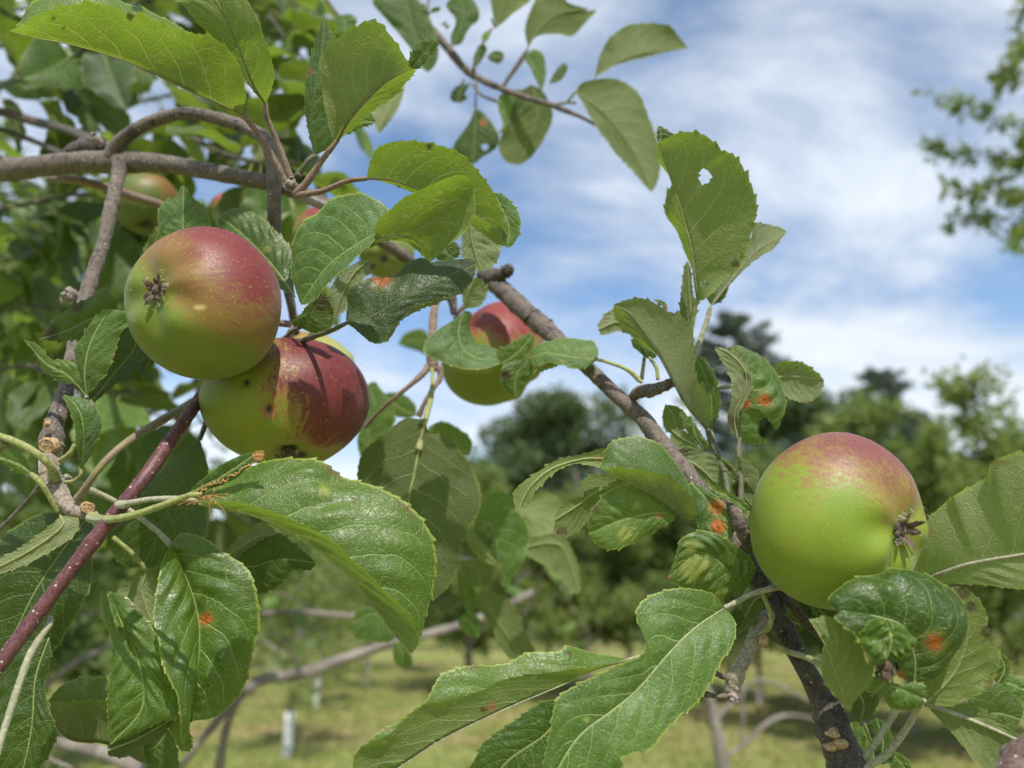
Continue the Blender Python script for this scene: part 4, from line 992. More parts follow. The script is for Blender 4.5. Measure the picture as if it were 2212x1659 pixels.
# ---- blurred lower background branches
BB = branch_thing('blurred grey branch sweeping through the background below the big glossy leaf', 'o', [[380, 1659, 95, 8]])
limb(BB, 'o', [[340, 1720, 100, 8], [390, 1655, 100, 8], [455, 1575, 100, 9], [520, 1500, 102, 11], [570, 1468, 104, 11], [650, 1455, 106, 12], [740, 1425, 108, 12], [850, 1388, 110, 10], [930, 1368, 112, 9], [1000, 1348, 115, 9], [1060, 1325, 118, 8], [1150, 1280, 122, 8]], FARBARK, 'limb', 0.05, 10, 80)
limb(BB, 'o', [[520, 1500, 102, 8], [490, 1570, 104, 9], [470, 1680, 106, 11]], FARBARK, 'twig', 0.05, 8, 81)
limb(BB, 'o', [[560, 1326, 120, 5], [650, 1322, 122, 6], [780, 1332, 124, 6], [900, 1330, 126, 4]], FARBARK, 'twig', 0.05, 8, 82)
limb(BB, 'o', [[90, 1490, 130, 5], [150, 1440, 130, 6], [230, 1400, 132, 6], [330, 1370, 134, 5]], FARBARK, 'twig', 0.05, 8, 83)
LBB = branch_thing('blurred grey brown branch at the bottom left corner under the leaves', 'o', [[125, 1600, 60, 10]])
limb(LBB, 'o', [[60, 1590, 62, 10], [130, 1605, 60, 12], [200, 1618, 58, 14], [260, 1640, 56, 15], [320, 1680, 55, 15]], FARBARK, 'limb', 0.05, 10, 84)
BR = branch_thing('leafless blurred twigs in the background below the right branch', 'o', [[1560, 1659, 260, 20]])
limb(BR, 'o', [[1580, 1800, 340, 17], [1562, 1660, 340, 15], [1548, 1580, 342, 13], [1530, 1500, 345, 9], [1500, 1430, 350, 6]], FARBARK, 'limb', 0.05, 10, 85)
limb(BR, 'o', [[1560, 1640, 341, 4], [1610, 1605, 345, 5], [1660, 1560, 350, 5], [1710, 1545, 355, 4], [1790, 1560, 360, 3]], FARBARK, 'twig', 0.05, 8, 86)
limb(BR, 'o', [[1600, 1600, 344, 4], [1605, 1540, 346, 4], [1600, 1480, 348, 3]], FARBARK, 'twig', 0.05, 8, 87)
limb(BR, 'o', [[1540, 1560, 341, 4], [1600, 1500, 350, 4], [1650, 1470, 350, 4], [1780, 1530, 362, 3]], FARBARK, 'twig', 0.05, 8, 88)

# =================================================================== APPLES
def cv(v): 
    v = np.array(v, float); w_ = v[0] * np.array(Rgt) + v[1] * np.array(Upv) - v[2] * np.array(Fwd); return tuple(w_)
AG = None
apple(442, 657, 31, 161, (-0.37, 0.13, 0.92), 'red blushed apple at the upper left, brown calyx facing the camera', apple_material('skin one', cv((0.60, 0.75, 0.10)), -0.18, 0.85, red=(0.145, 0.014, 0.019), green=(0.125, 0.175, 0.012), seedv=1.0), sq=(1.0, 0.98, 1.0), res=(180, 130), stem_to=(625, 700, 35.5), seed=3, spots=((432, 664, 15, 6, 'b'),), bw=0.46, basin=0.15)
apple(622, 868, 35.2, 161, (0.16, -0.84, 0.50), 'apple hanging just under the upper left one, with a small dark sting mark', apple_material('skin two', cv((0.90, 0.42, 0.05)), 0.02, 0.52, red=(0.120, 0.011, 0.013), green=(0.165, 0.215, 0.013), seedv=4.0, bloom=0.12), sq=(1.04, 0.90, 1.0), res=(190, 140), stem_to=(650, 690, 38), seed=5, spots=((580, 883, 7, 10, 'g'), (580, 886, 17, 18, 'r'), (531, 826, 7, 8, 'g'), (650, 985, 16, 8, 'g')), flat=0.95, nhair=30, calyx_scale=0.7)
apple(672, 838, 42.5, 121, (0.85, 0.35, -0.3), 'pale green apple mostly hidden behind the lower left apple', apple_material('skin pale', cv((-0.4, 0.9, 0.0)), 0.55, 1.1, green=(0.28, 0.31, 0.08), seedv=2.0), res=(90, 70), seed=7, stem_to=(640, 700, 41))
apple(1065, 766, 48, 113, (0.62, -0.62, -0.25), 'apple behind the thick branch, red top crossed by curled leaves', apple_material('skin three', cv((0.15, 0.98, 0.15)), 0.14, 0.60, green=(0.14, 0.20, 0.014), red=(0.185, 0.018, 0.018), seedv=6.0, bloom=0.2), res=(130, 100), seed=9, stem_to=(1030, 640, 47))
apple(1806, 1126, 28.6, 180, (0.56, 0.02, 0.83), 'large green apple with a soft red top at the right edge, calyx facing right', apple_material('skin right', cv((0.25, 0.95, 0.05)), 0.30, 0.92, red=(0.150, 0.030, 0.030), green=(0.155, 0.240, 0.014), seedv=9.0, bloom=0.22), sq=(1.05, 0.99, 1.0), res=(190, 140), stem_to=(1620, 1180, 31, BARK), seed=11, calyx_scale=1.2, flat=0.90, basin=0.13, bw=0.42)
apple(836, 548, 60, 56, (0.0, -0.4, 0.9), 'small shaded green apple peeping out between two leaves in the upper middle', apple_material('skin small', cv((0.0, 1, 0.0)), 1.0, 1.6, green=(0.13, 0.18, 0.03), seedv=3.0), res=(80, 60), seed=13, calyx_scale=0.5)
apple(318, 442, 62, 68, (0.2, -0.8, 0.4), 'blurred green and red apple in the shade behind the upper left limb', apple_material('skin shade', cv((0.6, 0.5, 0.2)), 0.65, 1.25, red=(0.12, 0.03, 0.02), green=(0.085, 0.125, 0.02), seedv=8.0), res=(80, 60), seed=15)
apple(492, 452, 66, 36, (0.2, -0.8, 0.4), 'small pink apple far back just above the upper left apple', apple_material('skin pink', cv((0.1, 0.9, 0.2)), -0.3, 0.5, red=(0.26, 0.06, 0.05), seedv=5.0), res=(60, 44), seed=17, calyx=False)
apple(708, 512, 46, 70, (0.2, -0.8, 0.4), 'red apple showing only its rim behind the bright folded leaf', MATS['skin three'], res=(80, 60), seed=19, calyx=False)

# =================================================================== LEAVES, each on its branch
# --- upper left cluster
leaf(LB, 'a', [(1640, 770), (1460, 690), (1240, 592), (900, 432), (520, 312), (240, 256), (60, 210)],
     [(1655, 640), (1600, 420), (1450, 262), (1270, 225), (1130, 165), (1000, 112), (860, 97), (700, 45), (560, 28), (400, 62), (240, 122), (120, 185)],
     [(1560, 600), (1300, 200), (1000, 60), (850, 50), (700, 0), (480, -50), (350, -10), (200, 70), (115, 180)],
     [32, 30.5, 29, 28, 27.5], da=-1.3, db=1.2, under=True, hue=0.75, val=1.05, down=0.05, cup=0.16, n=170, m=15, teeth=0.10, spots=((880, 110, 30, 'b'), (360, 120, 14, 'b'), (430, 190, 10, 'b')),
     pet=[(1760, 930, 32.4, 20), (1850, 1080, 32.8, 22), (1940, 1240, 33, 26)], petm=PINKST, ribr=0.035)
leaf(LB, 'a', [(1790, 700), (1705, 560), (1610, 320), (1510, 90), (1340, -160), (1200, -330)],
     [(1700, 600), (1560, 390), (1390, 215), (1270, 60), (1190, 0), (1060, -140)], [(1830, 610), (1858, 480), (1810, 290), (1740, 140), (1650, 0), (1480, -200)],
     [32.5, 31.5, 30.5, 30, 30], da=-0.2, db=-0.2, under=True, hue=0.6, down=0.12, cup=-0.1, pet=[(1800, 790, 32.5, 18), (1880, 980, 32.8, 20), (1975, 1240, 33, 26)], petm=PINKST)
leaf(LB, 'b', [(340, 950), (430, 800), (600, 612), (750, 505), (862, 452)],
     [(300, 900), (240, 600), (235, 370), (330, 260), (450, 190), (560, 143), (640, 165), (720, 262), (790, 375), (835, 445)],
     [(400, 905), (500, 815), (630, 715), (780, 590), (860, 500)],
     [32.5, 31, 30], da=-0.9, db=0.7, under=True, hue=0.5, down=0.42, cup=0.12, teeth=0.10, pet=[(240, 1080, 32.6, 20), (130, 1240, 32.8, 26), (60, 1310, 33, 30)], petm=PINKST, ribr=0.06)
leaf(LB, 'b', [(845, 462), (930, 350), (995, 275)], [(820, 430), (860, 330), (930, 262)], [(890, 460), (960, 390), (1012, 310)], [30, 29.6], hue=0.2, down=0.8, n=60, m=6, cup=0.2, teeth=0.09)
leaf(LB, 'b', [(190, 1050), (165, 850), (190, 600), (240, 330), (255, 110)], [(150, 900), (125, 720), (140, 480), (180, 330), (200, 240)], [(300, 980), (370, 800), (380, 560), (330, 300), (280, 180)],
     [33.4, 32.8, 32.5], hue=0.0, val=0.9, down=0.75, cup=0.15, spots=((150, 480, 30, 'r'),), pet=[(150, 1080, 33.2, 18), (60, 1200, 33.2, 22)], petm=DARKST)
leaf(LB, 'b', [(380, 900), (430, 840), (520, 820), (605, 825)], [(370, 850), (450, 740), (560, 760)], [(420, 905), (500, 860), (570, 840)], [33.6, 33.5], hue=0.4, down=0.3, n=50, m=6)
leaf(LB, 'b', [(760, 500), (700, 700), (622, 900)], [(640, 560), (590, 740), (600, 850)], [(790, 600), (740, 750), (660, 860)], [52, 50], under=True, hue=0.3, down=0.5, n=50, m=6)
leaf(LB, 'b', [(540, 1205), (700, 1216), (880, 1275), (1130, 1370), (1330, 1480), (1450, 1590), (1515, 1660)],
     [(560, 1100), (610, 1005), (750, 952), (950, 962), (1150, 1025), (1280, 1150), (1380, 1290), (1430, 1400), (1470, 1540)],
     [(700, 1240), (880, 1310), (1130, 1440), (1300, 1560), (1430, 1650)],
     [31.5, 31, 31.2, 31.5], da=-1.0, db=0.5, under=True, hue=0.65, down=0.1, cup=0.14, n=150, m=13, spots=((960, 990, 22, 'b'), (1340, 1340, 60, 'y')), petm=PINKST,
     pet=[(400, 1225, 31.8, 18), (240, 1290, 32.3, 18), (60, 1320, 33, 26)])
leaf(LB, 'b', [(1395, 1300), (1460, 1420), (1500, 1530), (1490, 1680)], [(1400, 1400), (1440, 1500), (1460, 1620)], [(1470, 1320), (1555, 1420), (1575, 1500), (1560, 1600)], [31, 31.2], hue=0.15, down=0.95, val=1.25, n=70, m=7, cup=0.1)
# --- bright folded leaf: top side on the left, glowing underside on the right
leaf(LB, 'd', [(640, 170), (450, 280), (270, 420), (95, 672)], [(690, 47), (600, -30), (500, -60), (320, -42), (200, 50), (85, 145), (30, 270), (20, 400), (58, 560)],
     [(590, 240), (480, 350), (330, 490), (200, 605), (130, 665)], [28.6, 28.8, 29.6], da=0.6, db=-0.4, hue=0.05, down=0.65, val=1.2, cup=0.05, n=150, m=13, teeth=0.08, pucker=0.02)
leaf(LB, 'd', [(585, 240), (640, 232), (740, 212), (840, 225), (930, 290), (967, 388)], [(620, 100), (700, 35), (900, -95), (1060, -188), (1190, -200), (1262, -110), (1262, 30), (1225, 150), (1100, 265), (1000, 360)],
     [(560, 290), (640, 262), (740, 238), (830, 262), (920, 340)], [28.6, 28.7, 29.4], da=-1.3, db=0.3, under=True, hue=0.62, down=0.05, cup=0.16, n=150, m=15, teeth=0.07, ribr=0.08)
leaf(LB, 'd', [(400, 800), (600, 735), (800, 610), (1000, 520), (1180, 440), (1275, 400)], [(405, 700), (430, 580), (560, 492), (660, 480), (745, 460), (830, 400), (935, 355), (960, 385), (1080, 370), (1190, 362), (1255, 370)],
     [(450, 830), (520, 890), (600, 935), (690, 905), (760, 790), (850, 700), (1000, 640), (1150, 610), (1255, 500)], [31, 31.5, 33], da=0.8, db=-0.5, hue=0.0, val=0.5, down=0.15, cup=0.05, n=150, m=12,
     spots=((640, 495, 60, 'o'), (1200, 400, 30, 'b')), pet=[(300, 850, 31.3, 16), (150, 900, 33, 20), (20, 960, 36, 22)], petm=DARKST)
leaf(LB, 'd', [(770, 780), (860, 680), (1000, 630), (1150, 600)], [(790, 700), (900, 640), (1050, 610)], [(800, 760), (900, 705), (1040, 650)], [31.3, 32.6], under=True, down=0.9, hue=0.1, n=60, m=6)
leaf(LB, 'd', [(90, 830), (150, 760), (260, 575)], [(40, 800), (110, 720), (200, 610)], [(180, 860), (285, 850), (308, 720), (275, 620)], [33, 32.6], hue=0.35, val=0.8, down=0.1, n=80, m=8, spots=((230, 660, 55, 'b'),), pet=[(40, 850, 34, 14), (-10, 900, 36, 16)], petm=DARKST)
leaf(LB, 'd', [(560, 375), (460, 460), (380, 600), (310, 795)], [(480, 385), (340, 500), (285, 620), (290, 720)], [(600, 430), (440, 560), (400, 700), (370, 725)], [33.6, 33.4], under=True, hue=0.1, down=0.95, n=90, m=9, spots=((580, 415, 22, 'b'),))
leaf(LB, 'd', [(1230, 60), (1250, 250), (1310, 445)], [(1200, 120), (1183, 330), (1255, 430)], [(1400, 120), (1442, 300), (1380, 425)], [33.8, 34], under=True, hue=0.1, down=0.95, n=90, m=9, wav=0.12)
leaf(LB, 'd', [(1050, 260), (1080, 320), (1130, 360)], [(1130, 250), (1165, 300), (1160, 350)], [(1000, 340), (1060, 390), (1110, 380)], [34.4, 34.4], hue=0.1, val=0.7, n=50, m=6)
# curled leaf in front of the third apple
leaf(MT, 'd', [(1200, 705), (1225, 600), (1275, 490)], [(1190, 650), (1185, 560), (1215, 505)], [(1300, 680), (1352, 590), (1325, 515)], [39.5, 39], under=True, hue=0.1, down=0.85, n=70, m=7)
leaf(MT, 'd', [(1195, 715), (1160, 850), (1190, 970), (1300, 1040), (1458, 1045)], [(1150, 760), (1000, 860), (930, 950), (935, 1005), (1060, 1060), (1200, 1105), (1320, 1108), (1420, 1080)],
     [(1245, 735), (1235, 850), (1290, 925), (1400, 975), (1455, 1020)], [39.5, 39.2, 39], da=[0.2, -0.8, -0.5], db=0.8, hue=0.0, val=0.95, down=0.75, cup=0.25, n=130, m=11)
leaf(RB, 'd', [(2100, 1047), (1900, 1022), (1740, 1000), (1640, 1035)], [(2095, 960), (2015, 905), (1850, 900), (1720, 945), (1650, 985)], [(1990, 1105), (1880, 1085), (1780, 1060), (1700, 1080), (1660, 1070)],
     [37, 37.8, 38.6], da=0.8, db=-0.3, hue=0.15, down=0.6, val=1.1, n=100, m=9, pet=[(2160, 1060, 36.8, 12), (2290, 1110, 36.4, 12), (2380, 1190, 36, 13)], petm=GREENST)
leaf(RB, 'd', [(1990, 1100), (1850, 1050), (1740, 1080), (1660, 1140)], [(1960, 1070), (1850, 1030), (1740, 1050)], [(1980, 1105), (1850, 1080), (1760, 1110)], [37.2, 38], under=True, hue=0.7, n=50, m=5)
leaf(RB, 'd', [(1640, 1030), (1550, 1150), (1545, 1292)], [(1500, 1070), (1450, 1115), (1455, 1200), (1500, 1265)], [(1655, 1060), (1655, 1140), (1585, 1230)], [38.4, 38.6], hue=0.05, down=0.5, n=90, m=9, wav=0.25, spots=((1475, 1150, 40, 'b'),))
leaf(RB, 'd', [(1440, 1075), (1550, 1000), (1660, 880)], [(1420, 985), (1500, 950), (1590, 890), (1640, 870)], [(1480, 1088), (1570, 1050), (1650, 970), (1668, 910)], [38.8, 38.6], hue=0.25, down=0.35, n=80, m=8, teeth=0.09)
leaf(MT, 'd', [(750, 940), (850, 910), (960, 920)], [(800, 870), (900, 840), (950, 870)], [(800, 960), (880, 985), (950, 1010)], [75, 75], hue=0.2, val=0.9, n=40, m=5, down=0.3)
# --- round the two left apples
leaf(LB, 'a', [(1240, 1690), (1235, 1450), (1240, 1250)], [(1090, 1600), (1070, 1440), (1115, 1360), (1195, 1320), (1220, 1265)], [(1405, 1560), (1390, 1412), (1290, 1330), (1260, 1275)], [36, 36.5], hue=0.0, down=0.55, val=0.9, n=110, m=10)
leaf(LB, 'c', [(1990, 620), (1850, 420), (1640, 200), (1475, 75)], [(1975, 500), (1960, 300), (1850, 170), (1750, 80), (1630, 25), (1530, 42)], [(1880, 560), (1700, 440), (1520, 280), (1485, 190)],
     [34.5, 36, 36.5], da=0.6, db=0.2, hue=0.35, val=0.8, down=0.05, cup=0.2, pucker=0.04, n=120, m=11, spots=((1800, 300, 28, 'y'),))
leaf(LB, 'c', [(1130, 430), (1050, 300), (1090, 135)], [(980, 330), (1000, 240), (1060, 150)], [(1180, 330), (1150, 200), (1110, 150)], [37, 37], under=True, hue=0.7, val=0.8, n=60, m=6)
leaf(LB, 'c', [(800, 730), (640, 760), (450, 850), (262, 908)], [(780, 650), (712, 560), (640, 600), (560, 650), (480, 690), (350, 810)], [(720, 830), (620, 880), (540, 905), (400, 918)], [33.5, 33, 33], hue=0.8, val=0.7, down=0.0, n=120, m=10, teeth=0.10, spots=((520, 670, 50, 'b'), (340, 860, 60, 'b')))
leaf(LB, 'c', [(585, 1290), (572, 1120), (615, 920), (735, 705)], [(520, 1120), (500, 1000), (555, 900), (600, 820), (690, 718)], [(650, 1220), (745, 1090), (795, 900), (862, 800), (850, 740), (775, 708)], [31.8, 31.4, 31.6], hue=0.15, down=0.55, val=1.2, n=110, m=10, pet=[(585, 1330, 31.9, 14), (580, 1400, 31.9, 14)], petm=PALEST, wav=0.12)
leaf(LB, 'c', [(583, 1290), (460, 1150), (310, 1065), (160, 910)], [(570, 1120), (440, 1052), (340, 1040), (260, 950)], [(510, 1215), (385, 1180), (290, 1100), (235, 1000)], [31.8, 31.4, 31.2], hue=0.35, down=0.4, val=1.2, n=100, m=9, wav=0.12)
leaf(LB, 'c', [(580, 1380), (760, 1150), (900, 980), (940, 800)], [(600, 1150), (780, 900), (860, 800)], [(880, 1130), (1010, 1070), (960, 900)], [34, 34.5], hue=0.1, val=0.55, n=80, m=8)
leaf(LB, 'e', [(540, 400), (562, 210), (552, 60), (500, -40), (432, -98)], [(528, 300), (505, 120), (470, 0), (435, -80)], [(600, 330), (660, 200), (684, 90), (640, -30), (560, -72)], [30.7, 30.6, 30.8], da=-0.4, db=0.3, hue=0.05, down=0.6, n=110, m=10, pet=[(545, 440, 30.7, 12), (500, 480, 30.8, 12), (440, 490, 30.9, 14)], petm=GREENST)
leaf(LB, 'e', [(215, 432), (130, 370), (0, 320), (-160, 250)], [(180, 350), (100, 260), (0, 200), (-100, 180)], [(130, 420), (0, 350), (-100, 290)], [30, 29.8], hue=0.3, down=0.1, val=1.1, n=80, m=8, spots=((0, 230, 60, 'b'),))
leaf(LB, 'e', [(405, 715), (420, 790), (240, 930), (0, 1060), (-150, 1130)], [(395, 735), (330, 790), (130, 940), (0, 1000), (-100, 1040)], [(530, 745), (480, 860), (360, 942), (200, 1030), (0, 1112), (-100, 1160)], [30, 29.4, 29], under=True, hue=0.15, down=0.75, val=1.05, n=100, m=9)
leaf(RS, 'e', [(600, -30), (400, 220), (210, 540), (0, 930), (-150, 1200)], [(420, -10), (100, 200), (-150, 500), (-260, 900)], [(640, 100), (625, 330), (600, 480), (440, 760), (350, 900), (180, 1130), (0, 1320)], [33.5, 32, 31], hue=0.0, val=0.40, down=0.0, cup=0.1, n=130, m=12) if False else None
leaf(RS, 'l', [(590, -30), (400, 220), (230, 480), (90, 760), (-60, 1000)], [(300, -60), (60, 60), (-150, 300), (-260, 700)], [(640, 60), (632, 260), (605, 470), (445, 720), (350, 870), (200, 1000), (60, 1060)], [32.5, 31.5, 31], hue=0.1, val=0.55, down=0.0, cup=0.12, n=140, m=13, da=0.3, db=-0.3, pet=[(600, -90, 32.4, 14), (540, -140, 32, 14)])
leaf(RS, 'l', [(330, 780), (240, 1050), (212, 1400), (120, 1830)], [(100, 850), (-60, 1150), (-60, 1500), (0, 1750)], [(345, 900), (300, 1060), (300, 1150), (368, 1340), (378, 1450), (300, 1610), (200, 1720)], [30.5, 29.8, 29.3], hue=0.15, val=0.6, down=0.0, cup=0.2, n=140, m=12, wav=0.12, pucker=0.04)
# --- the big glossy leaf
leaf(RS, 'o', [(430, 1087), (560, 1118), (662, 1172), (742, 1236), (803, 1304), (850, 1368), (888, 1412)],
     [(490, 1084), (560, 1092), (640, 1124), (700, 1158), (762, 1216), (830, 1276), (888, 1335), (903, 1372)],
     [(455, 1050), (497, 1028), (560, 1000), (622, 990), (690, 994), (740, 1028), (800, 1046), (870, 1085), (920, 1140), (938, 1200), (934, 1265), (920, 1330), (905, 1390)],
     [27.2, 26.6, 26.4], da=-0.9, db=1.9, under=True, hue=0.30, val=1.12, down=0.03, cup=0.16, n=220, m=18, teeth=0.09, pucker=0.05, wav=0.04, spots=((765, 1076, 6, 'b'), (700, 1060, 14, 'y')), ribr=0.05)
leaf(LB, 'e', [(1262, 572), (1500, 450), (1750, 280)], [(1330, 500), (1500, 370), (1620, 315), (1725, 283)], [(1400, 540), (1560, 480), (1640, 420), (1740, 330)], [27.3, 27.2], hue=0.0, val=1.0, down=0.0, n=90, m=8, teeth=0.02)
# --- lower left curled cluster
leaf(LB, 'l', [(1155, 145), (1240, 330), (1330, 600), (1345, 850), (1300, 1150), (1240, 1530)], [(1105, 260), (1060, 450), (1038, 700), (1090, 900), (1140, 1060), (1200, 1230), (1215, 1400)],
     [(1230, 75), (1380, 110), (1500, 200), (1690, 350), (1755, 640), (1710, 850), (1645, 1110), (1510, 1270), (1390, 1330), (1290, 1330)],
     [33.2, 31.6, 30.4], da=-1.9, db=0.1, hue=0.25, val=1.0, down=0.03, cup=0.30, n=210, m=20, teeth=0.06, pucker=0.06, spots=((1392, 650, 40, 'o'), (1340, 480, 30, 'y')))
leaf(LB, 'l', [(740, 470), (830, 700), (940, 950), (960, 1250), (745, 1500)], [(685, 480), (700, 640), (745, 760), (765, 900), (728, 1150), (732, 1400)], [(850, 505), (910, 600), (1015, 690), (1085, 900), (1160, 1100), (1212, 1290), (1080, 1345), (900, 1430)],
     [31.6, 30.6, 30.2], hue=0.2, val=0.95, down=0.08, cup=0.38, n=180, m=16, pucker=0.06, wav=0.16)
leaf(LB, 'l', [(728, 1540), (950, 1450), (1208, 1296)], [(745, 1495), (950, 1400), (1080, 1345)], [(740, 1575), (850, 1585), (920, 1530), (1080, 1450)], [30.5, 30.8], under=True, hue=0.3, val=0.5, n=90, m=8)
leaf(LB, 'l', [(1205, 1300), (1235, 1420), (1245, 1545)], [(1140, 1360), (1190, 1470), (1215, 1530)], [(1270, 1400), (1295, 1500), (1275, 1540)], [31, 31], hue=0.9, val=0.9, n=60, m=6, teeth=0.12)
leaf(LB, 'l', [(990, 330), (960, 480), (1030, 700)], [(880, 400), (800, 455), (840, 520), (960, 620)], [(1030, 360), (1050, 500), (1050, 600)], [33.8, 33.6], under=True, down=0.8, val=0.9, n=70, m=8, pet=[(960, 290, 33.7, 16), (880, 200, 33.5, 16), (760, 100, 33.3, 16)], petm=GREENST)
leaf(LB, 'e', [(1350, 200), (1270, 360), (1160, 620), (1060, 860), (960, 1062)], [(1180, 310), (1020, 480), (830, 600), (720, 820), (770, 1000), (880, 1060)], [(1400, 400), (1392, 700), (1380, 860), (1150, 1000), (1020, 1065)], [35.5, 34.8, 34.6], hue=0.1, val=0.62, down=0.05, n=130, m=12, pet=[(1380, 120, 36, 18), (1400, 60, 36.6, 18)], petm=DARKST)
leaf(LB, 'e', [(1500, 1010), (1620, 930), (1740, 860), (1870, 835)], [(1560, 920), (1660, 830), (1740, 772), (1820, 790)], [(1560, 1045), (1680, 930), (1800, 860)], [34.6, 34.4], under=True, hue=0.0, val=0.8, down=0.7, n=70, m=7)
leaf(LB, 'e', [(1555, 1045), (1700, 1060), (1900, 1010), (2135, 1032)], [(1640, 950), (1760, 860), (1880, 832), (2010, 930)], [(1690, 1150), (1740, 1242), (1890, 1180), (1975, 1075), (2085, 1082)], [34.8, 34.6], hue=0.05, val=0.55, down=0.0, n=120, m=11, teeth=0.09)
leaf(LB, 'l', [(1000, 1640), (740, 1510), (480, 1470), (375, 1370), (318, 1212)], [(880, 1230), (730, 1220), (600, 1205), (430, 1213)], [(900, 1120), (740, 1055), (560, 1048), (420, 1105)], [33.8, 33.8], da=-0.6, db=1.0, under=True, hue=0.3, val=0.85, down=0.25, n=120, m=11)
leaf(LB, 'l', [(900, 1560), (1040, 1520), (1140, 1400)], [(1000, 1660), (1190, 1690), (1205, 1600), (1170, 1450)], [(940, 1520), (1050, 1440)], [34, 34], hue=0.0, val=0.8, down=0.4, n=70, m=7)
# --- shaded middle leaves, slightly out of focus
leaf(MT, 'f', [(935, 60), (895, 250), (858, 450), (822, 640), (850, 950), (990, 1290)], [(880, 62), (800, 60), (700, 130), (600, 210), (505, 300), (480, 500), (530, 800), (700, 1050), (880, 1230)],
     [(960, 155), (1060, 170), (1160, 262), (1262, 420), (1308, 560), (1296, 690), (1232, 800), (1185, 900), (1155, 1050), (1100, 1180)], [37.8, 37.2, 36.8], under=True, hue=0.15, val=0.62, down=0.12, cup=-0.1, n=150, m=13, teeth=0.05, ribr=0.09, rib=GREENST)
leaf(MT, 'f', [(940, 170), (1060, 190), (1235, 300)], [(970, 110), (1060, 82), (1160, 130), (1240, 200)], [(1000, 220), (1100, 270), (1200, 310)], [50, 50], hue=0.3, down=0.4, val=1.2, n=60, m=7)
leaf(MT, 'f', [(530, 60), (560, 200), (500, 330)], [(640, -60), (710, 50), (690, 150), (580, 260)], [(500, 100), (480, 220)], [52, 52], hue=0.1, down=0.5, val=1.1, n=60, m=6)
leaf(MT, 'd', [(880, 1420), (760, 1360), (560, 1200)], [(860, 1340), (760, 1270), (660, 1270), (600, 1200)], [(800, 1440), (680, 1400), (560, 1330)], [56, 56], hue=0.2, down=0.4, val=1.1, n=60, m=6)
leaf(MT, 'd', [(560, 1200), (600, 1400), (540, 1600)], [(530, 1250), (500, 1400), (500, 1550)], [(640, 1260), (730, 1400), (700, 1520)], [55, 55], hue=0.1, down=0.5, val=1.1, n=60, m=6)
mid = [([(1270, 740), (1400, 820), (1448, 1190)], [(1275, 830), (1380, 960), (1440, 1090)], [(1400, 680), (1560, 690), (1635, 840), (1600, 1000), (1490, 1180)], 0.0, 0.55, 1.2, False),
       ([(1262, 780), (1390, 700), (1545, 640)], [(1310, 640), (1400, 550), (1500, 575)], [(1330, 790), (1450, 740), (1530, 690)], 0.0, 0.4, 1.1, False),
       ([(1480, 670), (1640, 740), (1660, 850)], [(1600, 600), (1740, 555), (1850, 620), (1870, 720), (1840, 830), (1740, 850)], [(1500, 720), (1600, 830)], 0.3, 0.7, 1.2, True),
       ([(1610, 930), (1780, 900), (1880, 960), (1975, 1240)], [(1700, 860), (1850, 850), (1950, 1000), (1985, 1180)], [(1620, 980), (1740, 1050), (1860, 1150), (1930, 1230)], 0.3, 0.6, 0.95, True),
       ([(1290, 1225), (1430, 1440), (1560, 1640), (1600, 1760)], [(1300, 1330), (1400, 1500), (1480, 1650)], [(1400, 1235), (1540, 1340), (1610, 1500), (1680, 1660)], 0.2, 0.35, 0.8, True),
       ([(1160, 1080), (1200, 1220), (1220, 1370)], [(1155, 1180), (1180, 1300)], [(1220, 1120), (1275, 1240), (1270, 1340)], 0.1, 0.1, 0.8, False),
       ([(1170, 1400), (1240, 1440), (1300, 1540)], [(1165, 1460), (1230, 1520)], [(1230, 1370), (1300, 1420)], 0.0, 0.7, 1.2, False),
       ([(1190, 1030), (1300, 1100), (1290, 1200)], [(1180, 1100), (1230, 1180)], [(1300, 1000), (1400, 1060), (1360, 1150)], 0.3, 0.1, 0.8, True),
       ([(1190, 820), (1320, 950), (1430, 1050)], [(1220, 900), (1320, 1020)], [(1250, 800), (1390, 880), (1440, 980)], 0.3, 0.5, 1.0, True),
       ([(440, 1440), (600, 1380), (740, 1530)], [(460, 1540), (600, 1570), (700, 1560)], [(480, 1350), (600, 1330), (690, 1400)], 0.0, 0.7, 1.1, False),
       ([(740, 1560), (780, 1640), (790, 1760)], [(720, 1600), (730, 1700)], [(800, 1600), (850, 1700)], 0.2, 0.3, 1.0, False)]
for k, (M_, A_, B_, hu, dn, va, un) in enumerate(mid):
    leaf(MT if k < 9 else BB, 'f', M_, A_, B_, [50 + (k * 3) % 8, 50 + (k * 3) % 8], under=un, hue=hu, down=dn, val=va, n=70, m=8)
limb(MT, 'o', [[930, 1210, 56, 4], [1000, 1208, 56, 5], [1060, 1212, 56, 5], [1150, 1190, 57, 4]], PALEST, 'twig', 0.03, 8, 66)
# --- two long leaves at the bottom
leaf(RB, 'k', [(1745, 928), (1520, 995), (1310, 1095), (1000, 1225), (780, 1325), (500, 1465), (200, 1655), (-100, 1840)], [(1700, 942), (1540, 975), (1300, 1012), (1100, 1042), (880, 1082), (750, 1150), (560, 1192), (390, 1215), (270, 1300), (130, 1420), (0, 1470), (-100, 1590)],
     [(1650, 905), (1500, 880), (1400, 850), (1330, 838), (1270, 878), (1070, 880), (960, 940), (840, 965), (720, 965), (580, 990), (480, 1042), (430, 1130), (385, 1205), (200, 1350), (0, 1480)],
     [30, 28.6, 27.5, 26.5], da=-0.7, db=0.8, under=True, hue=0.45, val=1.15, down=0.1, cup=0.10, n=200, m=14, teeth=0.05, spots=((775, 1265, 22, 'b'), (830, 1245, 34, 'r'), (1350, 890, 20, 'b')), petm=PALEST, pet=[(1850, 900, 30.4, 12), (2000, 850, 31, 12)])
